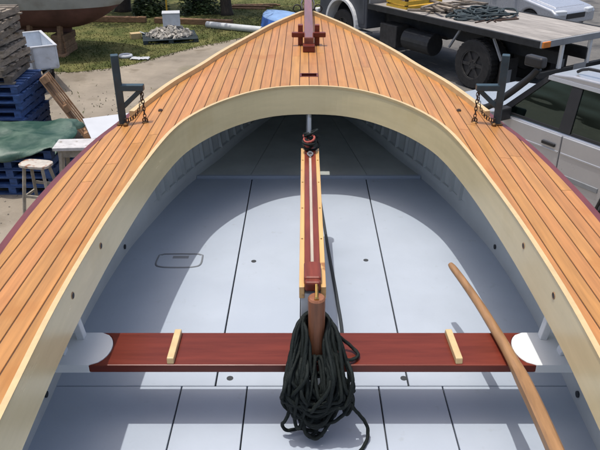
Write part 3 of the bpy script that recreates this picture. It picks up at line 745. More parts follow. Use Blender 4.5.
for k in range(9):
    pallet('blue_timber', (-4.86 + rng.uniform(-.03, .03), 9.98 + rng.uniform(-.02, .02), k * PH), R(rng.uniform(-1.5, 1.5)), 'blue pallet in the tall stack, %s of the blue' % words[k], 'blue pallets of the tall stack', jit=0.012, rng=rng)
nine = ['lowest', 'second lowest', 'third up', 'fourth up', 'fourth from the top', 'third from the top', 'second from the top', 'topmost']
for k in range(8):
    pallet('grey_timber', (-5.06 + rng.uniform(-.05, .05), 10.0 + rng.uniform(-.04, .04), (9 + k) * PH), R(rng.uniform(-6, 6)), 'weathered grey pallet atop the blue ones, %s of the grey' % nine[k], 'grey pallets of the tall stack', jit=0.06, rng=rng)
lw = ['lowest', 'second lowest', 'middle', 'second from the top', 'topmost']
for k in range(5):
    pallet('blue_timber', (-4.02 + rng.uniform(-.025, .025), 8.62 + rng.uniform(-.02, .02), k * PH), R(rng.uniform(-1.5, 1.5)), 'blue pallet in the low stack under the tarpaulin, %s' % lw[k], 'blue pallets of the low stack', jit=0.012, rng=rng)
# leaning brown pallet seen edge-on
lp = pallet('brown_timber', (-3.36, 10.55, 0.01), R(12), 'brown pallet leaning edge-on against the tall pallet stack', None, W=1.16, D=1.0, jit=0.005, rng=rng, ry=R(-62))
lv = Vector((-0.50, 0, 0.866)); vv = Vector((-0.34, 0.94, -0.14)); nv = lv.cross(vv).normalized(); ev = nv.cross(lv)
lp.rotation_euler = Matrix((lv, ev, nv)).transposed().to_euler(); lp.location = (-3.86, 10.35, 0.60)
# green tarpaulin draped over the low stack
tb = MB(); NX, NY = 56, 48; rng = random.Random(2)
top = 5 * PH + 0.008
for j in range(NY + 1):
    for i in range(NX + 1):
        u = -0.95 + 1.82 * i / NX; v = (-0.60 - 0.30 * max(0, min(1, (0.35 - u) / 1.0)) - 0.05 * math.sin(7 * u)) * (1 - j / NY) + 0.60 * j / NY
        wob = 0.05 * math.sin(3.1 * v + 1) + 0.03 * math.sin(9 * v)
        u2 = u + wob * (1 if u > 0 else 0.4)
        ex = max(0, abs(u2) - 0.60) * (0.35 if u2 > 0 else 1); ey = max(0, -v - 0.52)
        over = math.hypot(ex, ey)
        x = max(-0.60, min(0.60, u2)) + math.copysign(min(ex, 0.06) + 0.18 * max(0, ex - .06), u2)
        y = max(-0.52, v) - (min(ey, 0.05) + 0.15 * max(0, ey - .05))
        fold = 0.9 - 2.2 * abs(math.sin(2.4 * u + 1.1 * math.sin(2.5 * v) + 1.9 * v)) ** 0.7 + 0.8 * abs(math.sin(5.5 * v - 4 * u + math.sin(3 * u))) ** 0.8
        z = top + 0.050 + 0.026 * fold + 0.010 * math.sin(9 * u - 6 * v) - max(0, over - 0.03) * 0.92
        if over > 0.05:
            y -= 0.09 * abs(math.sin(6 * u + 2 * v)) * min(1, ey / .1); x += 0.07 * abs(math.sin(6 * v + u)) * min(1, ex / .1) * (1 if u > 0 else -1)
        tb.v.append((x - 4.02, y + 8.66, max(z, top + 0.004 if over < 0.02 else 0.02)))
for j in range(NY):
    for i in range(NX): tb.f.append((j*(NX+1)+i, j*(NX+1)+i+1, (j+1)*(NX+1)+i+1, (j+1)*(NX+1)+i))
to = obj('tarpaulin', tb, 'tarp', smooth=True); tag(to, 'crumpled green tarpaulin draped over the low stack of blue pallets', 'tarpaulin')
s__ = to.modifiers.new('thick', 'SOLIDIFY'); s__.thickness = 0.004
# stool
st = thing('stool', 'small wooden stool with paint-stained cream seat on the dirt', 'stool', (-3.42, 7.62, 0), R(-12))
seat = []
for q in lin(0, 2 * math.pi, 28)[:-1]:
    c_, s2 = math.cos(q), math.sin(q); seat.append((0.205 * math.copysign(abs(c_) ** 0.55, c_), 0.125 * math.copysign(abs(s2) ** 0.55, s2)))
obj('seat', MB().prism(seat, 0.64, 0.675), 'stool_top', st, bevel=0.006)
for sx in (-1, 1):
    for sy in (-1, 1): obj('leg', MB().bar((sx * 0.205, sy * 0.16, 0), (sx * 0.125, sy * 0.07, 0.64), 0.038, 0.038), 'stool_leg', st, bevel=0.004)
    obj('stretcher', MB().bar((sx * 0.175, -0.125, 0.24), (sx * 0.175, 0.125, 0.24), 0.022, 0.030), 'stool_leg', st)
for sy in (-1, 1): obj('stretcher', MB().bar((-0.17, sy * 0.118, 0.30 + .05 * sy), (0.17, sy * 0.118, 0.30 + .05 * sy), 0.022, 0.035), 'stool_leg', st)
# work bench
wb = thing('work_bench', 'grey trestle bench with a pale worn top beside the boat', 'bench', (-2.84, 8.12, 0), R(4))
obj('bench_top', MB().box((0, 0, 0.735), (0.95, 0.34, 0.045)), 'bench_top', wb, bevel=0.005)
obj('apron', MB().box((0, -0.12, 0.66), (0.85, 0.025, 0.10)), 'stool_leg', wb); obj('apron', MB().box((0, 0.12, 0.66), (0.85, 0.025, 0.10)), 'stool_leg', wb)
for sx in (-1, 1):
    for sy in (-1, 1): obj('leg', MB().bar((sx * 0.44, sy * 0.21, 0), (sx * 0.38, sy * 0.10, 0.71), 0.05, 0.06), 'stool_leg', wb, bevel=0.004)
# white board on a trestle table
wt = thing('board_table', 'white board lying on a low table behind the grey bench', 'table', (-2.60, 8.98, 0), R(24))
obj('board', MB().box((0, 0, 0.725), (1.10, 0.92, 0.025)), 'white_board', wt, bevel=0.003)
for sx in (-1, 1):
    for sy in (-1, 1): obj('leg', MB().box((sx * 0.38, sy * 0.32, 0.356), (0.05, 0.05, 0.712)), 'stool_leg', wt)
tag(obj('plank_offcut', MB().box((-3.22, 10.2, 0.025), (0.75, 0.12, 0.04), rz=R(18)), 'grey_timber', bevel=0.004), 'grey board offcut lying on the dirt behind the bench', 'board')

# ------------------------------------------------------------------ wheels and vehicles
def wheel(parent, loc, r, wdt, side, rim='rim_alloy', spokes=5):
    prof = [(r * 0.60, -wdt/2), (r * 0.93, -wdt/2), (r, -wdt * 0.36), (r, wdt * 0.36), (r * 0.93, wdt/2), (r * 0.60, wdt/2)]
    t = MB().lathe(prof + [prof[0]], 32, cap=False)
    for k in range(32):                          # tread blocks
        q = 2 * math.pi * k / 32
        t.box((0, r * 1.002 * math.cos(q), r * 1.002 * math.sin(q)), (wdt * 0.72, r * 0.10, 0.014), rx=q + math.pi / 2)
    wh = obj('wheel', MB().lathe([(r * 0.30, -wdt * 0.3), (r * 0.605, -wdt * 0.3), (r * 0.605, wdt * 0.3), (r * 0.30, wdt * 0.3)], 24), rim, parent)
    wh.location = loc
    obj('tyre', t, 'rubber', wh)
    rm = MB(); x = side * wdt * 0.36
    rm.lathe([(r * 0.20, x - 0.02), (r * 0.20, x + 0.015), (r * 0.10, x + 0.03)], 16)
    for k in range(spokes):
        q = 2 * math.pi * k / spokes
        rm.box((x, r * 0.38 * math.cos(q), r * 0.38 * math.sin(q)), (0.03, r * 0.46, r * 0.13), rx=q)
    rm.lathe([(r * 0.55, x - 0.03), (r * 0.61, x - 0.03), (r * 0.61, x + 0.012), (r * 0.57, x + 0.012), (r * 0.55, x), (r * 0.55, x - 0.03)], 28, cap=False)
    for k in range(8 if rim == 'rim_dark' else 5):
        q = 2 * math.pi * k / (8 if rim == 'rim_dark' else 5); rm.lathe([(0.016, x), (0.016, x + side * 0.035)], 6, Matrix.Translation((0, r * 0.15 * math.cos(q), r * 0.15 * math.sin(q))))
    obj('rim', rm, rim, wh)
    return wh
def arch_profile(pts_top, yf, yr, wr, z0, yw):
    """closed side profile (y,z): top outline from front to rear, then the sill with two arches cut out"""
    f_, r_ = yw
    def arc(c):
        out = []
        for q in lin(0, math.pi, 14): out.append((c - wr * math.cos(q), z0 + max(0, wr * math.sin(q)) * 1.0 + 0.0))
        return out
    return pts_top + [(yr, z0)] + arc(r_) + arc(f_) + [(yf, z0)]
def quadpatch(mb, a, b, c, d, nrm, th):
    """a thin slab over the quad a b c d, extruded by th along nrm"""
    nrm = Vector(nrm).normalized() * th
    P = [Vector(p) for p in (a, b, c, d)]; Q = [p + nrm for p in P]
    mb.add(P + Q, [(0, 1, 2, 3), (7, 6, 5, 4), (0, 4, 5, 1), (1, 5, 6, 2), (2, 6, 7, 3), (3, 7, 4, 0)])

def make_suv(loc, rz):
    t = thing('parked_car', 'silver four-wheel-drive wagon with roof rails parked beside the boat', 'car', loc, rz)
    hw = 0.915
    top = [(2.30, 0.62), (2.32, 0.95), (2.22, 1.08), (1.15, 1.20), (0.98, 1.235), (-2.28, 1.235), (-2.33, 0.62)]
    body = MB().prism(arch_profile(top, 2.30, -2.33, 0.43, 0.46, (1.38, -1.05))[::-1], -hw + 0.018, hw - 0.018, 'x')
    obj('body', body, 'silver_paint', t, bevel=0.05, segs=4)
    obj('underbody', MB().box((0, 0.05, 0.50), (1.50, 4.3, 0.26)), 'chassis_black', t)
    # greenhouse: dark glass block with tumblehome, pillars and roof
    zb_, zt_ = 1.235, 1.80; yb = (1.02, -2.25); yt = (0.42, -2.17); xb, xt = hw - 0.035, hw - 0.135
    gv = [(-xb, yb[0], zb_), (xb, yb[0], zb_), (xb, yb[1], zb_), (-xb, yb[1], zb_), (-xt, yt[0], zt_), (xt, yt[0], zt_), (xt, yt[1], zt_), (-xt, yt[1], zt_)]
    obj('cabin_glass', MB().add(gv, [(3, 2, 1, 0), (4, 5, 6, 7), (0, 1, 5, 4), (1, 2, 6, 5), (2, 3, 7, 6), (3, 0, 4, 7)]), 'car_glass', t)
    obj('cabin_floor', MB().box((0, -0.6, 1.241), (1.70, 3.2, 0.006)), 'trim_black', t)
    for sx in (-0.42, 0.42):
        for sy in (-0.02, -0.95):
            st_ = obj('seat', MB().box((sx, sy, 1.36), (0.50, 0.16, 0.26), rx=-0.15), 'seat_cloth', t, bevel=0.04)
            obj('headrest', MB().box((sx, sy - 0.03, 1.57), (0.27, 0.10, 0.16)), 'seat_cloth', st_, bevel=0.03)
    def gx(z): return xb + (xt - xb) * (z - zb_) / (zt_ - zb_)
    for s in (-1, 1):
        def pillar(name, yb0, yb1, yt0, yt1, material, z0=zb_, z1=zt_, th=0.014):
            mb = MB(); quadpatch(mb, (s * gx(z0), yb0, z0), (s * gx(z0), yb1, z0), (s * gx(z1), yt1, z1), (s * gx(z1), yt0, z1), (s, 0, 0.15), th)
            return obj(name, mb, material, t, bevel=0.003)
        pillar('windscreen_pillar', yb[0] + 0.01, yb[0] - 0.11, yt[0] + 0.01, yt[0] - 0.075, 'trim_black')
        pillar('door_pillar', 0.09, -0.07, 0.08, -0.06, 'trim_black')
        pillar('door_pillar', -0.98, -1.12, -0.95, -1.07, 'trim_black')
        pillar('rear_pillar', -1.98, -2.25, -1.92, -2.17, 'silver_paint')
        for a, b in ((0.90, 0.09), (-0.07, -0.98), (-1.12, -1.98)):
            pillar('window_trim', a, b, a - .03, b, 'trim_black', zb_, zb_ + 0.028, 0.012)
        pillar('drip_rail', yt[0], yt[1], yt[0], yt[1], 'silver_paint', zt_ - 0.045, zt_, 0.020)
        # doors, slightly proud panels with a gap between them
        def door(y0, y1, name):
            mb = MB(); 
            P = [(y0, 0.50), (y0, 1.20), (y1, 1.20), (y1, 0.50)]
            if y1 < -0.6: P = [(y0, 0.50), (y0, 1.20), (y1, 1.20), (y1, 0.96), (y1 + 0.10, 0.94), (y1 + 0.26, 0.84), (y1 + 0.36, 0.70), (y1 + 0.41, 0.50)]
            mb.prism(P, s * (hw - 0.02), s * (hw + 0.004), 'x')
            d = obj(name, mb, 'silver_paint', t, bevel=0.010, segs=3)
            obj('crease', MB().prism([(y0 - .01, 0.985), (y1 + .01, 0.985), (y1 + .01, 1.010), (y0 - .01, 1.010)], s * hw, s * (hw + 0.012), 'x'), 'silver_paint', d, bevel=0.005)
            obj('rubbing_strip', MB().prism([(y0 - .02, 0.70), (y1 + (.42 if y1 < -.6 else .02), 0.70), (y1 + (.42 if y1 < -.6 else .02), 0.76), (y0 - .02, 0.76)], s * hw, s * (hw + 0.016), 'x'), 'panel_grey', d, bevel=0.005)
            yh = y1 + 0.15 if y1 > -0.6 else y1 + 0.16
            h = MB().prism([(yh + .10, 1.045), (yh - .09, 1.045), (yh - .09, 1.085), (yh + .10, 1.085)], s * hw, s * (hw + 0.028), 'x')
            obj('handle', h, 'trim_black', d, bevel=0.008)
            return d
        door(0.94, 0.012, 'front_door'); door(-0.004, -1.00, 'rear_door')
        obj('wheel_arch', MB().tube([(s * (hw - 0.004), -1.05 - 0.445 * math.cos(q), 0.46 + 0.445 * math.sin(q)) for q in lin(0, math.pi, 16)], 0.018, 6), 'trim_black', t)
        obj('wheel_arch', MB().tube([(s * (hw - 0.004), 1.38 - 0.445 * math.cos(q), 0.46 + 0.445 * math.sin(q)) for q in lin(0, math.pi, 16)], 0.018, 6), 'trim_black', t)
        for y in (1.38, -1.05): wheel(t, (s * 0.78, y, 0.375), 0.375, 0.245, s)
        rail = MB().tube(smooth_path([(s * 0.66, 0.15, 1.885), (s * 0.66, 0.05, 1.935), (s * 0.66, -0.2, 1.955), (s * 0.66, -1.7, 1.985), (s * 0.66, -1.95, 1.975), (s * 0.66, -2.05, 1.94)], 6), 0.018, 8)
        obj('roof_rail', rail, 'trim_black', t, smooth=True)
        mr = MB().box((s * (hw + 0.10), 0.83, 1.265), (0.20, 0.10, 0.16)).bar((s * (hw - 0.05), 0.86, 1.23), (s * (hw + 0.05), 0.84, 1.24), 0.05, 0.05)
        obj('wing_mirror', mr, 'trim_black', t, bevel=0.02)
        obj('headlight', MB().box((s * 0.66, 2.305, 0.87), (0.34, 0.05, 0.17)), 'lamp_glass', t, bevel=0.015)
        obj('tail_light', MB().box((s * 0.80, -2.325, 1.05), (0.14, 0.05, 0.5)), 'red_lens', t, bevel=0.01)
    sn = MB().tube(smooth_path([(-hw + 0.03, 1.62, 1.10), (-hw - 0.02, 1.45, 1.16), (-hw - 0.03, 1.18, 1.24), (-hw + 0.005, 0.95, 1.42), (-hw + 0.07, 0.66, 1.72), (-hw + 0.09, 0.56, 1.86)], 5), 0.042, 10)
    sk = obj('snorkel', sn, 'trim_black', t, smooth=True)
    obj('snorkel_head', MB().box((-hw + 0.09, 0.62, 1.93), (0.12, 0.26, 0.13)), 'trim_black', sk, bevel=0.03, segs=3)
    # roof, stepped up over the rear seats
    prof = [(0.44, 1.790), (0.36, 1.835), (0.10, 1.865), (-0.55, 1.878), (-0.75, 1.930), (-2.05, 1.935), (-2.19, 1.88), (-2.20, 1.790)]
    obj('roof', MB().prism(prof, -xt - 0.012, xt + 0.012, 'x'), 'silver_paint', t, bevel=0.055, segs=4)
    obj('bonnet', MB().add([(-0.72, 2.18, 1.085), (0.72, 2.18, 1.085), (0.78, 1.06, 1.215), (-0.78, 1.06, 1.215), (-0.70, 2.15, 1.118), (0.70, 2.15, 1.118), (0.76, 1.08, 1.243), (-0.76, 1.08, 1.243)],
        [(0, 1, 2, 3), (4, 5, 6, 7), (0, 1, 5, 4), (1, 2, 6, 5), (2, 3, 7, 6), (3, 0, 4, 7)]), 'pale_silver', t, bevel=0.015, segs=3)
    obj('grille', MB().box((0, 2.315, 0.86), (0.92, 0.04, 0.16)), 'trim_black', t, bevel=0.01)
    obj('bumper', MB().box((0, 2.36, 0.60), (1.80, 0.20, 0.24)), 'panel_grey', t, bevel=0.04)
    obj('bumper', MB().box((0, -2.38, 0.60), (1.80, 0.16, 0.24)), 'panel_grey', t, bevel=0.04)
    obj('windscreen_frame', MB().box((0, 1.03, 1.250), (1.66, 0.09, 0.035), rx=0.0), 'trim_black', t, bevel=0.01)
    return t
make_suv((3.74, 7.63, 0), R(32))

def make_sedan(loc, rz):
    t = thing('parked_car', 'pale silver saloon parked beyond the flatbed truck', 'car', loc, rz)
    hw = 0.87
    top = [(2.22, 0.45), (2.22, 0.62), (2.05, 0.72), (1.00, 0.92), (0.85, 0.95), (-1.45, 0.99), (-2.15, 0.97), (-2.25, 0.80), (-2.25, 0.42)]
    obj('body', MB().prism(arch_profile(top, 2.22, -2.25, 0.345, 0.30, (1.32, -1.30))[::-1], -hw, hw, 'x'), 'pale_silver', t, bevel=0.06, segs=4)
    obj('underbody', MB().box((0, 0, 0.33), (1.45, 4.0, 0.22)), 'chassis_black', t)
    xb, xt = 0.80, 0.58; zb_, zt_ = 0.94, 1.40
    gv = [(-xb, 1.02, zb_), (xb, 1.02, zb_), (xb, -1.72, zb_ + .03), (-xb, -1.72, zb_ + .03), (-xt, 0.22, zt_), (xt, 0.22, zt_), (xt, -0.98, zt_), (-xt, -0.98, zt_)]
    obj('cabin_glass', MB().add(gv, [(3, 2, 1, 0), (4, 5, 6, 7), (0, 1, 5, 4), (1, 2, 6, 5), (2, 3, 7, 6), (3, 0, 4, 7)]), 'glass_dark', t)
    obj('roof', MB().box((0, -0.38, 1.425), (1.22, 1.35, 0.06)), 'pale_silver', t, bevel=0.028, segs=3)
    for s in (-1, 1):
        for (yb_, yt_) in ((1.0, 0.24), (-0.15, -0.28), (-1.66, -0.95)):
            obj('pillar', MB().bar((s * (xb + .003), yb_, zb_), (s * (xt + .01), yt_, zt_ + .01), 0.07, 0.05), 'pale_silver', t, bevel=0.01)
        for y0, y1 in ((0.92, -0.13), (-0.145, -1.02)):
            d = obj('door', MB().prism([(y0, 0.34), (y0, 0.90), (y1, 0.92), (y1, 0.34)], s * (hw - .02), s * (hw + .006), 'x'), 'pale_silver', t, bevel=0.008)
            obj('handle', MB().box((s * (hw + .015), y1 + 0.13, 0.80), (0.03, 0.17, 0.03)), 'trim_black', d, bevel=0.006)
        for y in (1.32, -1.30): wheel(t, (s * 0.74, y, 0.31), 0.31, 0.20, s)
        obj('headlight', MB().box((s * 0.62, 2.16, 0.62), (0.36, 0.16, 0.14), rz=-s * 0.25), 'lamp_glass', t, bevel=0.03)
        obj('tail_light', MB().box((s * 0.66, -2.235, 0.80), (0.36, 0.06, 0.15)), 'red_lens', t, bevel=0.015)
        obj('wing_mirror', MB().box((s * (hw + .08), 0.80, 0.99), (0.17, 0.09, 0.12)), 'pale_silver', t, bevel=0.025)
    obj('bonnet', MB().add([(-0.64, 2.02, 0.70), (0.64, 2.02, 0.70), (0.70, 1.0, 0.90), (-0.70, 1.0, 0.90), (-0.62, 1.98, 0.755), (0.62, 1.98, 0.755), (0.68, 1.02, 0.945), (-0.68, 1.02, 0.945)],
        [(0, 1, 2, 3), (4, 5, 6, 7), (0, 1, 5, 4), (1, 2, 6, 5), (2, 3, 7, 6), (3, 0, 4, 7)]), 'pale_silver', t, bevel=0.015, segs=3)
    obj('grille', MB().box((0, 2.225, 0.52), (0.8, 0.03, 0.14)), 'trim_black', t, bevel=0.01)
    return t
make_sedan((6.35, 20.7, 0), R(213))

def make_truck(loc, rz):
    t = thing('flatbed_truck', 'old flatbed truck with dark cab and grey boarded tray', 'truck', loc, rz)
    TZ = 1.25; TYR, TYF = -1.62, 3.45; hw = 1.10
    for s in (-1, 1): obj('chassis_rail', MB().box((s * 0.40, 1.9, 0.86), (0.09, 7.0, 0.22)), 'chassis_black', t)
    nb = 9; bw = 2 * (hw - .07) / nb
    for k in range(nb): obj('tray_board', MB().box((-hw + 0.07 + bw * (k + 0.5), (TYR + TYF) / 2, TZ - 0.02), (bw - 0.008, TYF - TYR - 0.10, 0.04)), 'tray_board', t, bevel=0.003, segs=1)
    for s in (-1, 1): obj('tray_rail', MB().box((s * (hw - 0.03), (TYR + TYF) / 2, TZ - 0.055), (0.065, TYF - TYR, 0.13)), 'chassis_black', t, bevel=0.008)
    obj('tray_end', MB().box((0, TYR - 0.02, TZ - 0.05), (2 * hw, 0.05, 0.12)), 'panel_grey', t, bevel=0.006)
    for y in lin(TYR + 0.5, TYF - .3, 6): obj('cross_bearer', MB().box((0, y, TZ - 0.10), (2 * hw - 0.14, 0.07, 0.10)), 'chassis_black', t)
    obj('rear_light', MB().box((-hw + 0.10, TYR - 0.055, TZ - 0.045), (0.20, 0.05, 0.11)), 'amber', t, bevel=0.01)
    obj('rear_light', MB().box((hw - 0.10, TYR - 0.055, TZ - 0.045), (0.20, 0.05, 0.11)), 'red_lens', t, bevel=0.01)
    for x in (-0.42, 0.42): obj('tail_post', MB().box((x, TYR + 0.02, TZ - 0.36), (0.07, 0.06, 0.52)), 'cab_white', t, bevel=0.006)
    obj('tail_bar', MB().box((0, TYR + 0.02, 0.62), (2.0, 0.08, 0.12)), 'chassis_black', t, bevel=0.01)
    obj('number_board', MB().box((0.15, TYR - 0.03, 0.66), (0.38, 0.01, 0.12)), 'panel_grey', t)
    for s in (-1, 1):
        wheel(t, (s * 0.93, 0, 0.50), 0.50, 0.26, s, 'rim_dark', 6)
        wheel(t, (s * 0.62, 0, 0.50), 0.50, 0.24, s, 'rim_dark', 6)
        wheel(t, (s * 0.90, 4.55, 0.48), 0.48, 0.25, s, 'rim_dark', 6)
        for y, k in ((0.62, 1), (-0.62, -1)):
            obj('guard_stay', MB().bar((s * 1.02, y - .16 * k, TZ - 0.14), (s * 1.02, y + 0.10 * k, 0.72), 0.045, 0.035), 'panel_grey', t)
        obj('mud_flap', MB().box((s * 0.78, -0.72, 0.50), (0.52, 0.015, 0.46)), 'rubber', t)
        obj('flap_badge', MB().box((s * 0.82, -0.731, 0.38), (0.26, 0.006, 0.26)), 'panel_grey', t)
        obj('spare_tank', MB().tube([(s * 0.82, 1.35, 0.62), (s * 0.82, 2.25, 0.62)], 0.24, 20), 'chassis_black', t, bevel=0.02)
        obj('side_box', MB().box((s * 0.82, 2.75, 0.62), (0.40, 0.60, 0.50)), 'rim_dark', t, bevel=0.02)
    # headboard
    obj('headboard', MB().box((0, TYF - 0.03, TZ + 0.45), (2.15, 0.05, 0.90)), 'panel_grey', t, bevel=0.01)
    for x in (-1.04, 0, 1.04): obj('headboard_post', MB().box((x, TYF + 0.02, TZ + 0.45), (0.06, 0.06, 1.0)), 'chassis_black', t)
    # cab: bonneted side profile with a wheel opening
    cw = 1.02
    arc = [(4.55 - 0.60 * math.cos(q), 0.62 + 0.60 * math.sin(q)) for q in lin(0, math.pi, 16)]
    prof = [(5.55, 0.62), (5.62, 0.85), (5.58, 1.45), (5.42, 1.55), (4.70, 1.62), (4.42, 2.35), (4.20, 2.42), (3.66, 2.42), (3.60, 2.30), (3.58, 0.62)]
    obj('cab', MB().prism((prof + arc)[::-1], -cw, cw, 'x'), 'cab_paint', t, bevel=0.04, segs=3)
    obj('windscreen', MB().add([(-0.9, 4.715, 1.68), (0.9, 4.715, 1.68), (0.82, 4.475, 2.30), (-0.82, 4.475, 2.30), (-0.9, 4.60, 1.66), (0.9, 4.60, 1.66), (0.82, 4.36, 2.28), (-0.82, 4.36, 2.28)],
        [(0, 1, 2, 3), (4, 5, 6, 7), (0, 1, 5, 4), (1, 2, 6, 5), (2, 3, 7, 6), (3, 0, 4, 7)]), 'glass_dark', t)
    for s in (-1, 1):
        d = obj('cab_door', MB().prism([(3.66, 0.72), (3.66, 1.60), (4.62, 1.60), (4.62, 1.22), (4.2, 1.18), (4.02, 1.02), (3.93, 0.72)], s * (cw - .02), s * (cw + .012), 'x'), 'cab_paint', t, bevel=0.01)
        obj('window', MB().prism([(3.70, 1.66), (3.72, 2.28), (4.32, 2.28), (4.56, 1.66)], s * (cw - .02), s * (cw + .006), 'x'), 'glass_dark', d)
        obj('handle', MB().box((s * (cw + .03), 3.80, 1.45), (0.03, 0.14, 0.03)), 'steel_grey', d)
        gp = [(4.55 - 0.66 * math.cos(q), 0.60 + 0.66 * math.sin(q)) for q in lin(-0.05, math.pi * 0.98, 18)]
        gi_ = [(4.55 - 0.585 * math.cos(q), 0.60 + 0.585 * math.sin(q)) for q in lin(-0.05, math.pi * 0.98, 18)]
        obj('mudguard', MB().prism(gp + gi_[::-1], s * 0.80, s * (cw + 0.09), 'x'), 'cab_white', t, bevel=0.012)
        obj('step', MB().box((s * 0.95, 3.78, 0.52), (0.26, 0.42, 0.05)), 'panel_grey', t)
        obj('headlight', MB().lathe([(0.10, 0), (0.10, 0.05), (0.06, 0.07)], 16, Matrix.Translation((s * 0.74, 5.60, 1.12)) @ Matrix.Rotation(R(90), 4, 'Z')), 'lamp_glass', t)
        obj('indicator', MB().box((s * 0.985, 5.44, 1.30), (0.12, 0.12, 0.13)), 'amber', t, bevel=0.02)
    obj('bumper', MB().box((0, 5.74, 0.72), (2.10, 0.14, 0.24)), 'cab_white', t, bevel=0.03)
    obj('grille', MB().box((0, 5.605, 1.15), (1.0, 0.03, 0.50)), 'trim_black', t, bevel=0.01)
    return t
truck = make_truck((4.28, 13.9, 0), R(33))
TT = Matrix.Translation((4.28, 13.9, 0)) @ Matrix.Rotation(R(33), 4, 'Z')
# load on the tray
yc = thing('crate', 'yellow slatted crate behind the headboard of the truck', 'crate', TT @ Vector((-0.35, 2.65, 1.25)), R(33))
obj('base', MB().box((0, 0, 0.03), (1.1, 0.7, 0.06)), 'yellow', yc)
for k in range(4):
    for s in (-1, 1):
        obj('slat', MB().box((0, s * 0.34, 0.10 + 0.13 * k + .03), (1.1, 0.03, 0.085)), 'yellow', yc)
        obj('slat', MB().box((s * 0.54, 0, 0.10 + 0.13 * k + .03), (0.03, 0.66, 0.085)), 'yellow', yc)
for sx in (-1, 1):
    for sy in (-1, 1): obj('corner_post', MB().box((sx * 0.50, sy * 0.30, 0.32), (0.06, 0.06, 0.6)), 'rust', yc)
rng = random.Random(12)
for k in range(16):
    p = Vector((rng.uniform(-0.75, 0.55), rng.uniform(1.35, 1.95), 1.25 + 0.03 + 0.045 * (k // 4)))
    Ln = rng.uniform(0.5, 1.1); a = rng.uniform(-0.7, 0.7) + R(90 if rng.random() < .5 else 20)
    wds = ['short', 'narrow', 'splintered', 'crooked']
    o = obj('timber_offcut', MB().box((0, 0, 0), (Ln, rng.uniform(.05, .12), 0.035)), 'grey_timber')
    o.location = TT @ p; o.rotation_euler = (rng.uniform(-.05, .05), rng.uniform(-.08, .08), a)
    tag(o, 'grey timber offcut in the pile on the truck tray', 'timber', 'timber offcuts on the truck tray')
nm = MB(); rng = random.Random(6)
for k in range(26):
    cx, cy = rng.uniform(-0.55, 0.45), rng.uniform(0.45, 1.15); rad = rng.uniform(0.10, 0.26); zc = 1.27 + rng.uniform(0, 0.13) * (1 - abs(cx) / 0.8)
    pts = [TT @ Vector((cx + rad * 1.5 * math.cos(q) * (1 + .15 * math.sin(3*q + k)), cy + rad * math.sin(q), zc + 0.02 * math.sin(2 * q + k))) for q in lin(0, 2*math.pi, 16)[:-1]]
    nm.tube(pts, 0.022, 6, True)
tag(obj('dark_rope_heap', nm, 'dark_timber', smooth=True), 'heap of dark green hose and rope on the truck tray', 'rope heap')
nm = MB()
for k in range(4):
    y0 = 0.32 - 0.05 * k
    nm.tube(smooth_path([TT @ Vector((-0.75 + .2 * k, y0 - .1 * math.sin(k), 1.262)), TT @ Vector((-0.2, y0 + .05, 1.268)), TT @ Vector((0.3, y0 - .06, 1.262)), TT @ Vector((0.6 - .1 * k, y0 + .1, 1.262))], 8), 0.014, 6)
tag(obj('rusty_chain', nm, 'rust', smooth=True), 'rusty chain strands lying on the truck tray boards', 'chain')
# bins and drum behind the car
def bin_(loc, rz, label, material, sx=1.0):
    t = thing('rubbish_bin', label, 'bin', loc, rz)
    b = MB(); vs = []
    for z, k in ((0.08, 0.40), (0.95, 0.52)): vs += [(-k*.5*sx, -k*.55, z), (k*.5*sx, -k*.55, z), (k*.5*sx, k*.55, z), (-k*.5*sx, k*.55, z)]
    b.add(vs, [(3, 2, 1, 0), (4, 5, 6, 7), (0, 1, 5, 4), (1, 2, 6, 5), (2, 3, 7, 6), (3, 0, 4, 7)])
    obj('bin_body', b, material, t, bevel=0.02)
    obj('lid', MB().box((0, 0, 0.985), (0.58 * sx, 0.64, 0.05)), material, t, bevel=0.02)
    obj('handle', MB().tube([(-0.2, 0.35, 0.95), (0.2, 0.35, 0.95)], 0.016, 8), material, t)
    for s in (-1, 1): obj('wheel', MB().lathe([(0.10, -.025), (0.10, .025)], 16, Matrix.Translation((s * 0.24 * sx, 0.22, 0.10))), 'rubber', t, bevel=0.01)
    return t
bin_((6.35, 13.05, 0), R(20), 'dark green wheeled bin behind the truck tail', 'bin_green')
bin_((6.72, 13.95, 0), R(35), 'dark grey wheeled bin behind the green one', 'rim_dark', 0.9)

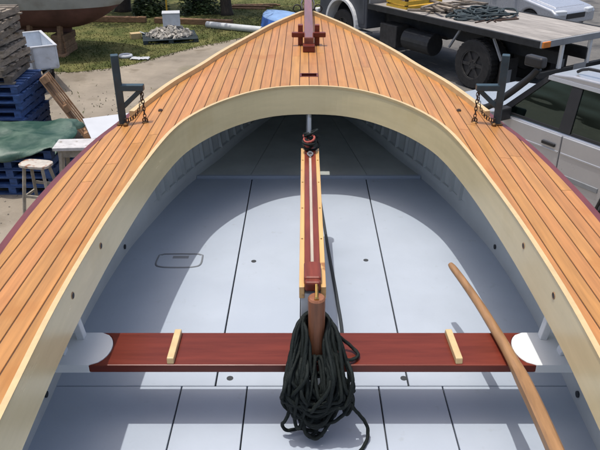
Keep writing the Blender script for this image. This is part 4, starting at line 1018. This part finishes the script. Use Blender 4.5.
# ------------------------------------------------------------------ far left: box trailer, hull on props, rubble, pipe, logs
bt = thing('box_trailer', 'small white open box trailer behind the pallet stacks', 'trailer', (-5.95, 13.55, 0), R(30))
W2, L2 = 0.62, 0.80
obj('bed', MB().box((0, 0, 0.50), (2 * W2, 2 * L2, 0.05)), 'trailer_white', bt)
for s in (-1, 1):
    obj('side_panel', MB().box((s * W2, 0, 0.71), (0.035, 2 * L2 + .035, 0.42)), 'trailer_white', bt, bevel=0.005)
    obj('end_panel', MB().box((0, s * L2, 0.71), (2 * W2 - .036, 0.035, 0.42)), 'trailer_white', bt, bevel=0.005)
    obj('top_rail', MB().box((s * W2, 0, 0.935), (0.06, 2 * L2 + .06, 0.028)), 'white_board', bt, bevel=0.006)
    obj('top_rail', MB().box((0, s * L2, 0.935), (2 * W2 - .062, 0.06, 0.028)), 'white_board', bt, bevel=0.006)
    for y in (-0.35, 0.45): obj('stake', MB().box((s * (W2 + .03), y, 0.70), (0.03, 0.05, 0.44)), 'panel_grey', bt)
    obj('stake', MB().box((s * 0.15, -L2 - .03, 0.70), (0.05, 0.03, 0.44)), 'panel_grey', bt)
    wheel(bt, (s * (W2 - 0.1), 0.05, 0.29), 0.29, 0.17, s, 'rim_dark')
    obj('drawbar', MB().bar((s * 0.45, -L2, 0.45), (0.02 * s, -L2 - 0.75, 0.42), 0.05, 0.06), 'chassis_black', bt)
obj('axle', MB().bar((-0.5, 0.05, 0.29), (0.5, 0.05, 0.29), 0.06, 0.06), 'chassis_black', bt)
obj('jockey_wheel', MB().bar((0.12, -L2 - 0.45, 0.12), (0.12, -L2 - 0.45, 0.62), 0.04, 0.04).lathe([(0.09, -.03), (0.09, .03)], 16, Matrix.Translation((0.12, -L2 - 0.45, 0.09))), 'chassis_black', bt)

hull = thing('stored_boat', 'old boat hull with pale topsides and brown bottom propped on blocks', 'boat', (-8.45, 16.65, 0))
def hull_sec(x, t):
    """x along the hull (local), t 0 keel .. 1 sheer"""
    u = (x + 4.3) / 8.4; b = 1.45 * max(0.0, min(1, 1.0 - ((u - 0.45) / 0.56) ** 4 if u > 0.45 else 1.0 - 0.35 * ((0.45 - u) / 0.45) ** 2)) ** 0.7
    keel = 0.60 + 0.75 * max(0, (u - 0.80) / 0.2) ** 2.0; sheer = 2.05 + 0.35 * u * u
    z = keel + (sheer - keel) * t
    return b * (t ** 0.45), z
xs_ = lin(-4.3, 4.1, 40); ts = lin(0, 1, 14)
def hull_part(name, material, z0, z1):
    mb = MB()
    for s in (-1, 1):
        b = len(mb.v)
        for x in xs_:
            for k in range(9):
                zz = z0 + (z1 - z0) * k / 8 if z1 < 3 else z0 + (hull_sec(x, 1)[1] - z0) * k / 8
                kz = hull_sec(x, 0)[1]; sh = hull_sec(x, 1)[1]; zz = max(zz, kz)
                t_ = (zz - kz) / (sh - kz); mb.v.append((x, s * hull_sec(x, t_)[0], zz))
        for i in range(len(xs_) - 1):
            for k in range(8): mb.f.append((b+i*9+k, b+(i+1)*9+k, b+(i+1)*9+k+1, b+i*9+k+1))
    return obj(name, mb, material, hull, smooth=True)
hull_part('bottom', 'antifoul', 0.60, 1.16); hull_part('topsides', 'old_white', 1.16, 9)
dk = MB()
for x in xs_: b_, z_ = hull_sec(x, 1); dk.v += [(x, -b_, z_ - .01), (x, b_, z_ - .01)]
dk.f = [(2*i, 2*i+1, 2*i+3, 2*i+2) for i in range(len(xs_) - 1)]
obj('deck', dk, 'hull_white', hull); obj('keel', MB().box((-0.6, 0, 0.56), (6.4, 0.12, 0.12)), 'antifoul', hull, bevel=0.01)
rng = random.Random(31)
for k, x in enumerate((-11.2, -6.1)):
    nmx = thing('keel_block', 'timber keel block stack under the %s of the propped hull' % ('left part', 'right part')[k], 'block', (x, 16.65, 0), 0, 'timber blocks under the stored hull')
    for j in range(3): obj('block', MB().box((rng.uniform(-.03, .03), rng.uniform(-.03, .03), 0.083 + 0.166 * j), (0.34, 0.75, 0.162), rz=rng.uniform(-.06, .06)), 'brown_timber', nmx, bevel=0.008)
for k, (x, y) in enumerate(((-6.75, 16.1), (-6.05, 16.2))):
    pmx = thing('hull_prop', ('dark timber prop leaning under the hull near the keel blocks', 'dark timber prop under the bow end of the hull')[k], 'prop', (x, y, 0), 0, 'props under the stored hull')
    obj('shore', MB().bar((0, 0, 0), (0.05, 0.15, 0.95), 0.10, 0.10), 'brown_timber', pmx); obj('pad', MB().box((0, 0, 0.03), (0.3, 0.3, 0.06)), 'brown_timber', pmx)

rp = pallet('dark_timber', (-3.72, 18.15, 0), R(14), 'dark pallet loaded with broken stone on the grass', None, jit=0.01)
for s in (-1, 1): pass
rp.scale = (1.25, 1.15, 0.9)
rb = MB(); rng = random.Random(17)
for k in range(330):
    a = rng.uniform(0, 6.28); q = math.sqrt(rng.random()); x = q * 0.60 * math.cos(a); y = q * 0.46 * math.sin(a)
    z = 0.13 + rng.random() * 0.30 * (1 - q) ** 0.8; r = rng.uniform(0.03, 0.075)
    T = Matrix.Translation((-3.72 + x * math.cos(.24) - y * math.sin(.24), 18.15 + x * math.sin(.24) + y * math.cos(.24), z)) @ Matrix.Rotation(rng.uniform(0, 6), 4, (rng.random() + .1, rng.random(), rng.random()))
    rb.box((0, 0, 0), (r * 2, r * rng.uniform(1, 1.7), r * rng.uniform(.7, 1.2)), T)
ro = obj('rubble', rb, 'stone'); stuff(ro); tag(ro, 'heap of pale broken stones piled on the dark pallet', 'rubble')
bx = thing('box', 'white box standing on top of the stone heap', 'box', (-3.66, 18.28, 0.36), R(10))
obj('carton', MB().box((0, 0, 0.16), (0.46, 0.40, 0.32)), 'trailer_white', bx, bevel=0.01); obj('lid', MB().box((0, 0, 0.335), (0.48, 0.42, 0.03)), 'white_board', bx, bevel=0.006)
pp = MB().tube([(-2.92, 19.75, 0.10), (-1.25, 18.95, 0.10)], 0.095, 18)
tag(obj('pipe', pp, 'pvc_pipe', bevel=0.01), 'pale grey plastic pipe lying on the grass near the stone heap', 'pipe')
for i, (a, b, lab) in enumerate((((-9.0, 20.9), (-4.9, 20.6), 'long brown timber beam on the grass left of the stone heap'), ((-4.6, 20.5), (-2.2, 20.1), 'brown timber beam on the grass behind the stone heap'))):
    tag(obj('timber_beam', MB().bar((a[0], a[1], 0.09), (b[0], b[1], 0.09), 0.18, 0.16), 'brown_timber', bevel=0.012), lab, 'beam')
rg = MB().tube([(-4.42 + 0.13 * math.cos(q), 16.05 + 0.13 * math.sin(q), 0.045) for q in lin(0, 6.2832, 18)[:-1]], 0.045, 8, True)
tag(obj('white_ring', rg, 'white_board', smooth=True), 'white ring lying on the grass edge', 'ring')
rag = MB()
for j in range(7):
    for i in range(11): rag.v.append((-4.05 + i * .045 - .2, 15.85 + j * .04 - .1 + 0.02 * math.sin(i), 0.02 + 0.02 * abs(math.sin(i * 1.3 + j))))
rag.f = [(j*11+i, j*11+i+1, (j+1)*11+i+1, (j+1)*11+i) for j in range(6) for i in range(10)]
ra = obj('white_rag', rag, 'white_board', smooth=True); tag(ra, 'crumpled white rag lying beside the white ring', 'rag'); ra.modifiers.new('t', 'SOLIDIFY').thickness = 0.006
yb_ = thing('carton', 'small cream and tan carton on the grass left of the stone heap', 'carton', (-4.68, 18.25, 0), R(25))
obj('carton_body', MB().box((0, 0, 0.08), (0.28, 0.22, 0.16)), 'pale_wood', yb_, bevel=0.008); obj('flap', MB().box((0.19, 0, 0.15), (0.12, 0.2, 0.008), ry=R(25)), 'white_board', yb_)
tag(obj('yellow_stake', MB().bar((-4.3, 20.9, 0), (-4.28, 20.9, 1.7), 0.045, 0.045), 'yellow', bevel=0.005), 'thin yellow stake upright behind the white box', 'stake')
# covered dinghy off the port bow
cd = thing('covered_dinghy', 'upturned dinghy under a blue cover behind the bow', 'dinghy', (-0.62, 19.75, 0), R(-62))
for nm_, material, z0, z1 in (('cover_skirt', 'blue_cover', 0.03, 0.30), ('cover_top', 'pale_blue_cover', 0.30, 0.52)):
    mb = MB(); xs2 = lin(-1.2, 1.2, 20); K = 10
    for x in xs2:
        bw_ = 0.62 * max(0.02, 1 - (abs(x) / 1.22) ** 2.4)
        for k in range(K + 1):
            if nm_ == 'cover_top': a = math.pi * k / K; y = -bw_ * 0.86 * math.cos(a); z = 0.30 + 0.14 * math.sin(a) * (1 - (x / 1.5) ** 2)
            else: y = bw_ * (1 - 0.14 * (k / K)) ; z = 0.03 + 0.27 * k / K; 
            mb.v.append((x, y, z))
    for i in range(20):
        for k in range(K): mb.f.append((i*(K+1)+k, (i+1)*(K+1)+k, (i+1)*(K+1)+k+1, i*(K+1)+k+1))
    if nm_ == 'cover_skirt':
        b = len(mb.v)
        mb.v += [(x, -y, z) for x, y, z in mb.v[:b]]; mb.f += [tuple(b + i for i in f) for f in mb.f[:]]
    obj(nm_, mb, material, cd, smooth=True)
# sawn boards on the far lawn
for k in range(5):
    tag(obj('sawn_board', MB().box((-2.1 + .12 * k, 23.0 + 0.14 * k, 0.03 + .05 * (k % 2)), (1.5, 0.11, 0.045), rz=R(-6 + 4 * k)), 'brown_timber', bevel=0.004), 'pale sawn board in the small pile on the far lawn', 'board', 'boards on the far lawn')

# ------------------------------------------------------------------ trees and shrubs shading the back of the yard
def tree(x, y, h, cr_, seed, label, nleaf=5200, trunk_r=0.2):
    rng = random.Random(seed); t = thing('tree', label, 'tree', (x, y, 0), 0, 'trees behind the yard')
    tr_ = MB(); pts = smooth_path([(0, 0, -0.05), (rng.uniform(-.08, .08), rng.uniform(-.08, .08), h * .25), (rng.uniform(-.2, .2), rng.uniform(-.2, .2), h * .5), (rng.uniform(-.3, .3), rng.uniform(-.3, .3), h * .85)], 6)
    tr_.tube(pts, [trunk_r * (1.25 if i == 0 else 1) * (1 - 0.75 * i / (len(pts) - 1)) for i in range(len(pts))], 10)
    cl = []
    for k in range(11):
        a = k * 2.4 + rng.uniform(-.4, .4); z0 = h * rng.uniform(.32, .6); L = cr_ * rng.uniform(.55, 1.0)
        e = Vector((math.cos(a) * L, math.sin(a) * L, z0 + L * rng.uniform(.2, .7)))
        s0 = Vector((0, 0, z0)); mid = (s0 + e) / 2 + Vector((0, 0, -.12))
        tr_.tube(smooth_path([s0, mid, e], 4), [trunk_r * .4 * (1 - .8 * i / 8) for i in range(9)], 6)
        cl += [(e, cr_ * rng.uniform(.28, .45)), (mid + Vector((rng.uniform(-.4, .4), rng.uniform(-.4, .4), .5)), cr_ * .35)]
    for k in range(8): cl.append((Vector((rng.gauss(0, cr_ * .4), rng.gauss(0, cr_ * .4), h * rng.uniform(.7, 1.0))), cr_ * rng.uniform(.3, .45)))
    obj('trunk', tr_, 'bark', t, smooth=True)
    lf = MB()
    for k in range(nleaf):
        c, r = cl[rng.randrange(len(cl))]; d = Vector((rng.gauss(0, 1), rng.gauss(0, 1), rng.gauss(0, .8))).normalized() * r * rng.random() ** .4
        s_l = rng.uniform(.05, .11)
        Tm = Matrix.Translation(c + d) @ Matrix.Rotation(rng.uniform(0, 6.3), 4, 'Z') @ Matrix.Rotation(rng.uniform(-1.1, 1.1), 4, 'X')
        lf.add([(-s_l, 0, 0), (0, -s_l * .5, .01), (s_l, 0, 0), (0, s_l * .5, .01)], [(0, 1, 2, 3)], Tm)
    obj('crown', lf, 'leaf', t)
tree(-2.55, 21.9, 5.2, 2.3, 1, 'dark-trunked tree behind the pale pipe')
tree(-6.1, 22.6, 5.6, 2.5, 2, 'dark-trunked tree behind the long beam left of the yellow stake', trunk_r=0.26)
tree(-9.8, 23.6, 6.0, 2.8, 3, 'tree behind the propped hull')
def shrub(x, y, r, seed, label):
    rng = random.Random(seed); t = thing('shrub', label, 'shrub', (x, y, 0), 0, 'shrubs below the trees')
    st_ = MB()
    for k in range(7):
        a = rng.uniform(0, 6.28); st_.tube([(0, 0, 0), (math.cos(a) * r * .3, math.sin(a) * r * .3, r * .5), (math.cos(a) * r * .7, math.sin(a) * r * .7, r * .9)], [.03, .02, .008], 5)
    obj('stem', st_, 'bark', t)
    lf = MB()
    for k in range(2200):
        d = Vector((rng.gauss(0, 1), rng.gauss(0, 1), rng.gauss(0, 1))).normalized() * r * rng.random() ** .35; d.z = abs(d.z) * 1.1 + 0.03
        d *= 0.85 + 0.25 * math.sin(3 * math.atan2(d.y, d.x) + seed)
        s_l = rng.uniform(.035, .075)
        Tm = Matrix.Translation(d) @ Matrix.Rotation(rng.uniform(0, 6.3), 4, 'Z') @ Matrix.Rotation(rng.uniform(-1.2, 1.2), 4, 'X')
        lf.add([(-s_l, 0, 0), (0, -s_l * .5, .01), (s_l, 0, 0), (0, s_l * .5, .01)], [(0, 1, 2, 3)], Tm)
    obj('foliage', lf, 'leaf', t)
shrub(-5.1, 21.9, 0.7, 1, 'low dark shrub behind the beam, nearest the yellow stake')
shrub(-3.5, 22.3, 0.8, 2, 'low dark shrub between the yellow stake and the tree by the pipe')
shrub(-7.4, 22.2, 0.8, 3, 'low dark shrub right of the propped hull end')
